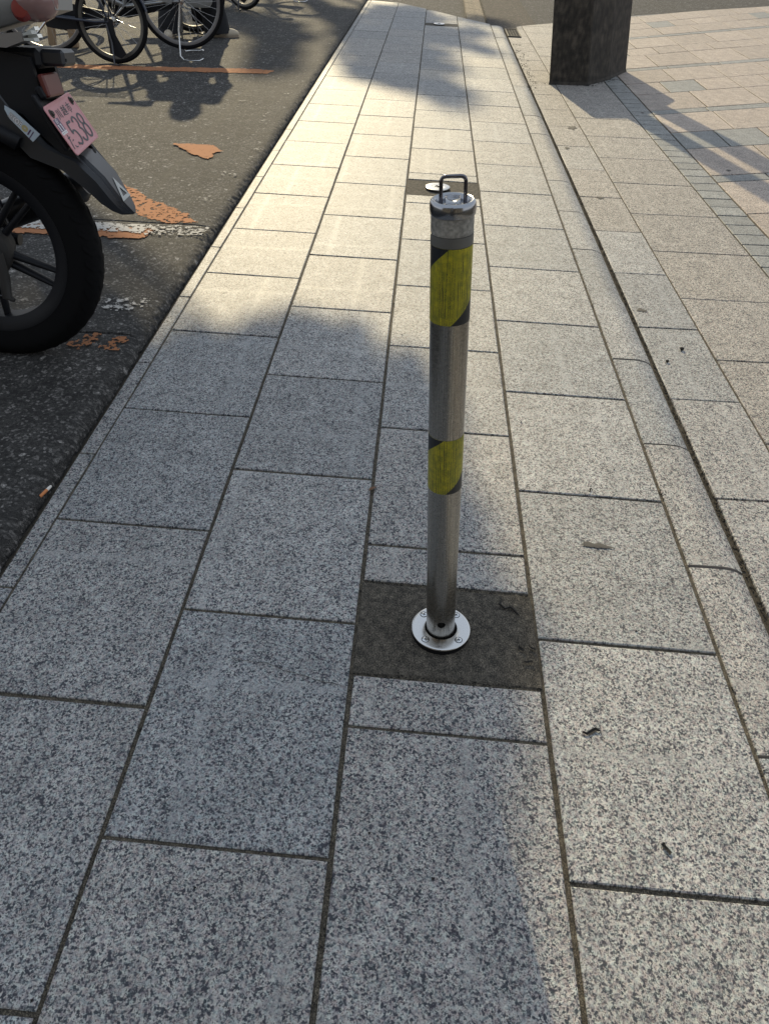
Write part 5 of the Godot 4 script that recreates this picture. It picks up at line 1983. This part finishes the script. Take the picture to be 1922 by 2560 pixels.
func build_litter() -> void:
	var y := LOW_Y + 0.0022
	var gums := [
		[Vector2(0.941, -5.3196), y, 0.026, 0.050, 0.3, "largest dark stain on the narrow slabs below the pillar"],
		[Vector2(0.842, -4.8164), y, 0.013, 0.022, 0.0, "small dark stain against the kerb just below the largest stain"],
		[Vector2(0.889, -3.9039), y, 0.016, 0.015, 0.0, "oval dark stain on the narrow slabs halfway down the kerb"],
		[Vector2(0.826, -2.6084), y, 0.018, 0.013, 0.5, "dark smear on the narrow slab nearest the two black stones"],
		[Vector2(0.45, -1.2907), 0.0022, 0.032, 0.0085, 0.1, "long dark smear on the granite slab right of the bollard"],
		[Vector2(1.70, -4.5152), y, 0.012, 0.014, 0.0, "small dark spot on the pinkish slab in the shadow of the pillar"],
		[Vector2(1.50, -5.8592), y, 0.010, 0.016, 0.0, "small dark spot on the grey setts in the shadow of the pillar"],
	]
	var i := 0
	for g in gums:
		var o := part("stain", blot(g[0], g[1], g[2], g[3], g[4], 500 + i), M.stain, self)
		tag(o, g[5], "stain")
		i += 1
	# two black stones
	for s in [[Vector3(0.899, LOW_Y, -2.3133), 0.0075, "larger of two black pebbles on the narrow slab beside the kerb"], [Vector3(0.830, LOW_Y, -2.2224), 0.0058, "smaller of two black pebbles, the one next to the kerb"]]:
		var st := S()
		var secs := []
		for k in 6:
			var f := PI * k / 5
			var sec := []
			for g in 9:
				var a := TAU * g / 9
				var r: float = s[1] * (sin(f) + 0.02) * rng.randf_range(0.85, 1.15)
				sec.append(Vector3(cos(a) * r, s[1] * 0.7 * (1.0 - cos(f)), -sin(a) * r))
			secs.append(sec)
		loft(st, secs)
		var o := part("pebble", done(st), M.black_litter, self, Transform3D(Basis(), s[0]))
		tag(o, s[2], "pebble")
	# crumbs of dark leaf
	var leaves := [
		[Vector2(0.362, -0.7895), 0.016, 0.005, "curled black scrap of leaf on the slab to the lower right of the bollard"],
		[Vector2(0.448, -0.5844), 0.010, 0.005, "tiny black hooked scrap near the lower right edge of the walkway"],
		[Vector2(0.252, -0.9694), 0.008, 0.004, "small black crumb on the mortar square, lower left of two"],
		[Vector2(0.274, -0.9734), 0.009, 0.004, "small black crumb at the right edge of the mortar square"],
		[Vector2(0.264, -0.9381), 0.009, 0.004, "black crumb near the lower right corner of the mortar square"],
		[Vector2(0.468, -1.4959), 0.008, 0.003, "black crumb on the cross joint right of the lower yellow band"],
	]
	for l in leaves:
		var st := S(true)
		var at: Vector2 = l[0]
		var a := rng.randf() * TAU
		var d := Vector2(cos(a), sin(a))
		var pts := []
		for k in 5:
			var f := k / 4.0 - 0.5
			var c: Vector2 = at + d * f * 2 * l[1] + d.orthogonal() * 0.4 * l[1] * sin(f * 5)
			var w: float = l[2] * (1.1 - absf(f) * 1.7) * rng.randf_range(0.6, 1.3)
			var hgt := 0.0025 + 0.004 * absf(f)
			pts.append([Vector3(c.x - d.y * w, hgt, c.y + d.x * w), Vector3(c.x, hgt - 0.0015, c.y), Vector3(c.x + d.y * w, hgt + 0.001, c.y - d.x * w)])
		for k in 4:
			for j in 2:
				quad(st, pts[k][j], pts[k][j + 1], pts[k + 1][j + 1], pts[k + 1][j])
		var o := part("leaf_scrap", done(st), M.black_litter, self)
		tag(o, l[3], "leaf scrap")
	# crumbs of dirt and moss in the joints and scattered over the slabs
	var cs := S(true)
	for k in 1500:
		var p := Vector2.ZERO
		var r := rng.randf_range(0.0008, 0.0026)
		if k < 180:
			p = Vector2(rng.randf_range(-0.78, 0.62), -pow(rng.randf(), 1.5) * 8.0 + 0.2)
		elif k < 1250:
			var j := rng.randi() % 6
			var x: float = [-0.838, -0.4345, -0.0745, 0.2855, 0.6480, 0.6480][j]
			var z := -pow(rng.randf(), 1.3) * 8.5 + 0.2
			if sin(z * 9.0 + j * 2.0) + sin(z * 23.0 + j) < 0.1:
				continue
			p = Vector2(x + rng.randfn(0, 0.0032), z)
		else:
			var sq := rng.randf_range(-0.07, 0.285)
			p = Vector2(sq, -[0.907, 1.150][rng.randi() % 2] + 0.02 + 0.027 * (sq + 0.0745) + rng.randfn(0, 0.0022))
			r *= 0.8
		var y0 := -0.0022 if k >= 180 else 0.0008
		var a := rng.randf() * TAU
		var st := 1.0 + rng.randf()
		var v := [Vector3(p.x + cos(a) * r * st, y0, p.y + sin(a) * r), Vector3(p.x + cos(a + 2.1) * r, y0, p.y + sin(a + 2.1) * r * st), Vector3(p.x + cos(a + 4.2) * r, y0, p.y + sin(a + 4.2) * r), Vector3(p.x, y0 + r * 1.2, p.y)]
		for f in [[0, 1, 3], [1, 2, 3], [2, 0, 3]]:
			tri(cs, v[f[0]], v[f[2]], v[f[1]])
	var crumbs := part("crumbs", done(cs), M.black_litter, self)
	tag(crumbs, "dark crumbs of dirt in the joints of the granite walkway", "dirt", "", "stuff")
	# hairline crack with a pale chip in a slab
	var cr := S(true)
	var path := [Vector2(-0.305, -0.8997), Vector2(-0.270, -0.8956), Vector2(-0.235, -0.8936), Vector2(-0.205, -0.8805), Vector2(-0.170, -0.8734), Vector2(-0.135, -0.8613), Vector2(-0.100, -0.8562), Vector2(-0.082, -0.8512)]
	for i2 in path.size() - 1:
		var p: Vector2 = path[i2]
		var q: Vector2 = path[i2 + 1]
		for k in 4:
			var u: Vector2 = p.lerp(q, k / 4.0) + Vector2(0, rng.randf_range(-0.0015, 0.0015))
			var v: Vector2 = p.lerp(q, (k + 1) / 4.0)
			var w := rng.randf_range(0.0003, 0.0009)
			quad(cr, Vector3(u.x, 0.0022, u.y + w), Vector3(v.x, 0.0022, v.y + w), Vector3(v.x, 0.0022, v.y - w), Vector3(u.x, 0.0022, u.y - w))
	var crack := part("crack", done(cr), M.stain, self)
	tag(crack, "hairline crack across the granite slab left of the mortar square", "crack")
	# wormlike dried thread on the mortar square
	var worm := part("dried_thread", tubed([Vector3(0.222, 0.0015, -1.1048), Vector3(0.218, 0.002, -1.0876), Vector3(0.228, 0.0022, -1.0755), Vector3(0.239, 0.002, -1.0815), Vector3(0.248, 0.0022, -1.0714), Vector3(0.256, 0.0015, -1.0593)], [0.001, 0.0026, 0.0022, 0.002, 0.0026, 0.0012], 6), M.black_litter, self)
	tag(worm, "black wriggling dried thread on the mortar square right of the bollard", "litter")
	# cigarette end against the edge of the asphalt
	var a0 := Vector3(-0.8555, 0.0085, -1.3321)
	var a1 := Vector3(-0.846, 0.0085, -1.3746)
	var t := thing("cigarette_butt", "cigarette end with orange filter lying against the asphalt edge", "cigarette end", a0)
	var dir := a1 - a0
	part("filter", tubed([Vector3.ZERO, dir * 0.05, dir * 0.62], [0.0034, 0.0038, 0.0038], 14), M.filter_orange, t)
	part("paper", tubed([dir * 0.62, dir * 0.85, dir * 1.0], [0.0038, 0.0036, 0.0028], 14), M.paper, t)
	# a brown leaf by the joint
	var lf := S(true)
	var c := Vector3(-0.083, 0.003, -1.4383)
	for k in 6:
		var f := k / 6.0
		var g := (k + 1) / 6.0
		var w0 := sin(f * PI) * 0.006
		var w1 := sin(g * PI) * 0.006
		var p := c + Vector3(0.018 * f, 0.003 * sin(f * 4), -0.022 * f)
		var q := c + Vector3(0.018 * g, 0.003 * sin(g * 4), -0.022 * g)
		var s := Vector3(0.77, 0.25, 0.63)
		quad(lf, p - s * w0, p + s * w0, q + s * w1, q - s * w1)
	var o := part("dry_leaf", done(lf), M.brown_litter, self)
	tag(o, "tiny brown dry leaf on the long joint left of the lower yellow band", "leaf")


func build_posts() -> void:
	# two bare wooden legs among the bicycles
	for p in [[Vector3(-2.92, LOT_Y, -7.04), 0.16, "upright pale wooden post among the bicycles above the motorcycle tail"], [Vector3(-3.12, LOT_Y, -7.07), -0.35, "slanting pale wooden post left of the upright one"]]:
		var o := part("wooden_post", boxed(Vector3(0.055, 0.62, 0.045), 0.004, Transform3D(Basis(Vector3(0, 0, 1), p[1] * 0.4), Vector3(p[1] * -0.12, 0.31, 0))), M.wood, self, Transform3D(Basis(), p[0]))
		tag(o, p[2], "post")


# ---------------------------------------------------------------- trees and houses outside the picture
func tree(label: String, foot: Vector3, crown: Array, leaves: int, leaf: float, seed_: int) -> void:
	var t := thing("street_tree", label, "tree", foot)
	var r := RandomNumberGenerator.new()
	r.seed = seed_
	var top := Vector3.ZERO
	for c in crown:
		top += (c[0] - foot) / crown.size()
	var st := S()
	tube(st, [Vector3.ZERO, Vector3(0.03, 0.4, 0), Vector3(top.x * 0.15, top.y * 0.4, top.z * 0.15), Vector3(top.x * 0.5, top.y * 0.75, top.z * 0.5), top], [0.20, 0.15, 0.12, 0.09, 0.03], 12)
	part("trunk", done(st), M.bark, t)
	st = S()
	for c in crown:
		var e: Vector3 = c[0] - foot
		var s := Vector3(top.x * 0.3, top.y * 0.6, top.z * 0.3)
		tube(st, [s, s.lerp(e, 0.5) + Vector3(0, 0.12, 0), e], [0.06, 0.035, 0.012], 7)
	part("limbs", done(st), M.bark, t)
	var lm := S(true)
	quad(lm, Vector3(0, 0, 0), Vector3(0.5, -0.06, -0.5), Vector3(0, 0.06, -1.0), Vector3(-0.5, -0.06, -0.5))
	var mm := MultiMesh.new()
	mm.transform_format = MultiMesh.TRANSFORM_3D
	mm.mesh = done(lm)
	mm.instance_count = leaves
	var volume := 0.0
	for c in crown:
		volume += pow(c[1], 2.2)
	var i := 0
	for c in crown:
		var share := int(leaves * pow(c[1], 2.2) / volume)
		if c == crown[-1]:
			share = leaves - i
		for k in share:
			var d := Vector3(r.randfn(), r.randfn(), r.randfn()).normalized()
			var rad: float = c[1] * pow(r.randf(), 0.40)
			var p: Vector3 = c[0] - foot + d * rad * Vector3(1, 0.8, 1)
			var b := Basis.from_euler(Vector3(r.randf() * TAU, r.randf() * TAU, r.randf() * TAU)).scaled(Vector3.ONE * leaf * r.randf_range(0.7, 1.2))
			if i < leaves:
				mm.set_instance_transform(i, Transform3D(b, p))
			i += 1
	var o := MultiMeshInstance3D.new()
	o.name = "crown"
	o.multimesh = mm
	o.material_override = M.leaf
	t.add_child(o, true)
	o.set_meta("kind", "stuff")


func shade_point(x: float, z: float, along: float) -> Vector3:   # the point that many metres towards the sun from a spot on the ground
	var az := deg_to_rad(SUN_AZIMUTH)
	return Vector3(x - sin(az) * along, tan(deg_to_rad(SUN_ELEVATION)) * along, z - cos(az) * along)


func build_trees() -> void:
	# near tree: its crown shades the lower left of the walkway
	var near := []
	for c in [[-0.55, -1.55, 0.36], [-0.22, -1.75, 0.32], [-0.95, -1.6, 0.34], [-1.4, -1.55, 0.36], [-0.05, -1.35, 0.24], [0.02, -1.0, 0.20], [-0.3, -1.0, 0.36], [-0.8, -0.8, 0.40], [-1.4, -0.8, 0.4], [-0.2, -0.3, 0.34], [0.03, -0.62, 0.18], [0.06, -0.25, 0.16], [0.08, 0.15, 0.18], [-0.7, 0.1, 0.45], [-1.3, 0.1, 0.45], [-0.15, 0.5, 0.3], [-0.6, 0.9, 0.5], [-1.9, -1.0, 0.5], [-2.0, 0.0, 0.5], [-1.9, -1.5, 0.40]]:
		near.append([shade_point(c[0], c[1], 8.5), c[2]])
	tree("leafy street tree standing beyond the top left corner, nearer of two", Vector3(-4.6, -0.05, -10.6), near, 9000, 0.15, 901)
	var far := []
	for c in [[-0.4, -6.9, 0.34], [-0.1, -6.5, 0.30], [0.15, -6.1, 0.24], [0.1, -7.1, 0.20], [-0.55, -7.7, 0.34], [-0.1, -7.8, 0.34], [-0.6, -8.6, 0.40], [0.1, -8.7, 0.34], [-0.2, -9.4, 0.44], [0.5, -8.1, 0.16], [0.42, -9.2, 0.22], [-0.8, -9.6, 0.45], [-1.25, -6.6, 0.24], [-1.3, -7.3, 0.26], [-1.35, -8.0, 0.32], [-1.6, -8.6, 0.4], [-0.3, -10.4, 0.5], [0.6, -10.2, 0.3], [-2.2, -9.2, 0.4]]:
		far.append([shade_point(c[0], c[1], 17.0), c[2]])
	tree("leafy street tree beyond the far end of the walkway, farther of two", Vector3(-5.2, -0.05, -24.5), far, 5200, 0.13, 902)


func build_house() -> void:
	# the street behind the walker, which the steel post mirrors
	var spots := [[Vector3(-4.6, -0.05, 4.6), 6.4, "low plastered town house with dark timber behind the walker, left of two"], [Vector3(3.3, -0.05, 5.2), 7.4, "low plastered town house with dark timber behind the walker, right of two"]]
	for s in spots:
		var t := thing("town_house", s[2], "house", s[0])
		var w: float = s[1]
		part("wall", boxed(Vector3(w, 5.2, 5.0), 0.03, Transform3D(Basis(), Vector3(0, 2.6, 2.5))), M.plaster, t)
		var roof := part("roof", prismed([Vector2(-0.7, 5.1), Vector2(2.5, 7.0), Vector2(5.7, 5.1), Vector2(5.6, 4.95), Vector2(2.5, 6.8), Vector2(-0.6, 4.95)], w + 0.8, Transform3D(Basis(Vector3.UP, -PI / 2), Vector3(w / 2 + 0.4, 0, 0))), M.roof_tile, t)
		for fl in 2:
			for k in 4:
				var x := (k - 1.5) * w * 0.23
				var y := 1.25 + fl * 2.5
				var win := part("window", boxed(Vector3(1.0, 1.5, 0.12), 0.01, Transform3D(Basis(), Vector3(x, y, -0.02))), M.dark_wood, t)
				part("pane", boxed(Vector3(0.84, 1.34, 0.02), 0.004, Transform3D(Basis(), Vector3(x, y, -0.085))), M.window_glass, win)
				part("sash_bar", boxed(Vector3(0.04, 1.34, 0.03), 0.004, Transform3D(Basis(), Vector3(x, y, -0.10))), M.dark_wood, win)
		part("beam", boxed(Vector3(w + 0.1, 0.22, 0.16), 0.01, Transform3D(Basis(), Vector3(0, 2.55, -0.03))), M.dark_wood, t)


func _ready() -> void:
	rng.seed = 20240
	# ---- camera
	var cam := Camera3D.new()
	cam.name = "camera"
	cam.fov = 68.85
	cam.near = 0.02
	cam.far = 400.0
	add_child(cam)
	cam.position = Vector3(0, 1.1465, 0)
	cam.rotation = Vector3(deg_to_rad(-40.007), deg_to_rad(1.6645), deg_to_rad(2.511))
	cam.current = true
	# ---- sky, sun, exposure
	var sky_mat := ProceduralSkyMaterial.new()
	sky_mat.sky_top_color = Color(0.695, 0.735, 0.785)
	sky_mat.sky_horizon_color = Color(0.88, 0.88, 0.88)
	sky_mat.sky_curve = 0.18
	sky_mat.ground_bottom_color = Color(0.25, 0.24, 0.22)
	sky_mat.ground_horizon_color = Color(0.62, 0.62, 0.60)
	sky_mat.sky_energy_multiplier = 0.99
	var sky := Sky.new()
	sky.sky_material = sky_mat
	var env := Environment.new()
	env.background_mode = Environment.BG_SKY
	env.sky = sky
	env.tonemap_mode = Environment.TONE_MAPPER_LINEAR
	env.tonemap_exposure = 1.45
	env.sdfgi_enabled = true
	env.ssao_enabled = true
	env.ssil_enabled = true
	var we := WorldEnvironment.new()
	we.name = "environment"
	we.environment = env
	add_child(we)
	var sun := DirectionalLight3D.new()
	sun.name = "sun"
	sun.light_color = Color(1.0, 0.925, 0.76)
	sun.light_energy = 1.12
	sun.light_angular_distance = 0.7
	sun.shadow_enabled = true
	add_child(sun)
	var az := deg_to_rad(SUN_AZIMUTH)
	var el := deg_to_rad(SUN_ELEVATION)
	var towards := Vector3(-sin(az) * cos(el), sin(el), -cos(az) * cos(el))
	sun.look_at_from_position(towards * 30.0, Vector3.ZERO)
	# ---- everything else
	make_materials()
	M.cap = mat(Color(0.60, 0.61, 0.63), 0.2, 1.0)
	M.ring = mat(lin(0.16, 0.16, 0.15), 0.55, 0.5)
	M.tape = mat(Color(1, 1, 1), 0.7)
	M.tape.albedo_texture = stained_texture(141, 256, 64, Color8(138, 136, 130), 0.30, 0.0)
	M.dark_polished = mat(Color(0.42, 0.42, 0.45), 0.22, 1.0)
	build_setting()
	build_bollard()
	build_covers()
	build_pillar()
	build_drain()
	build_motorcycle()
	build_bicycles()
	build_person()
	build_posts()
	build_litter()
	build_house()
	build_trees()
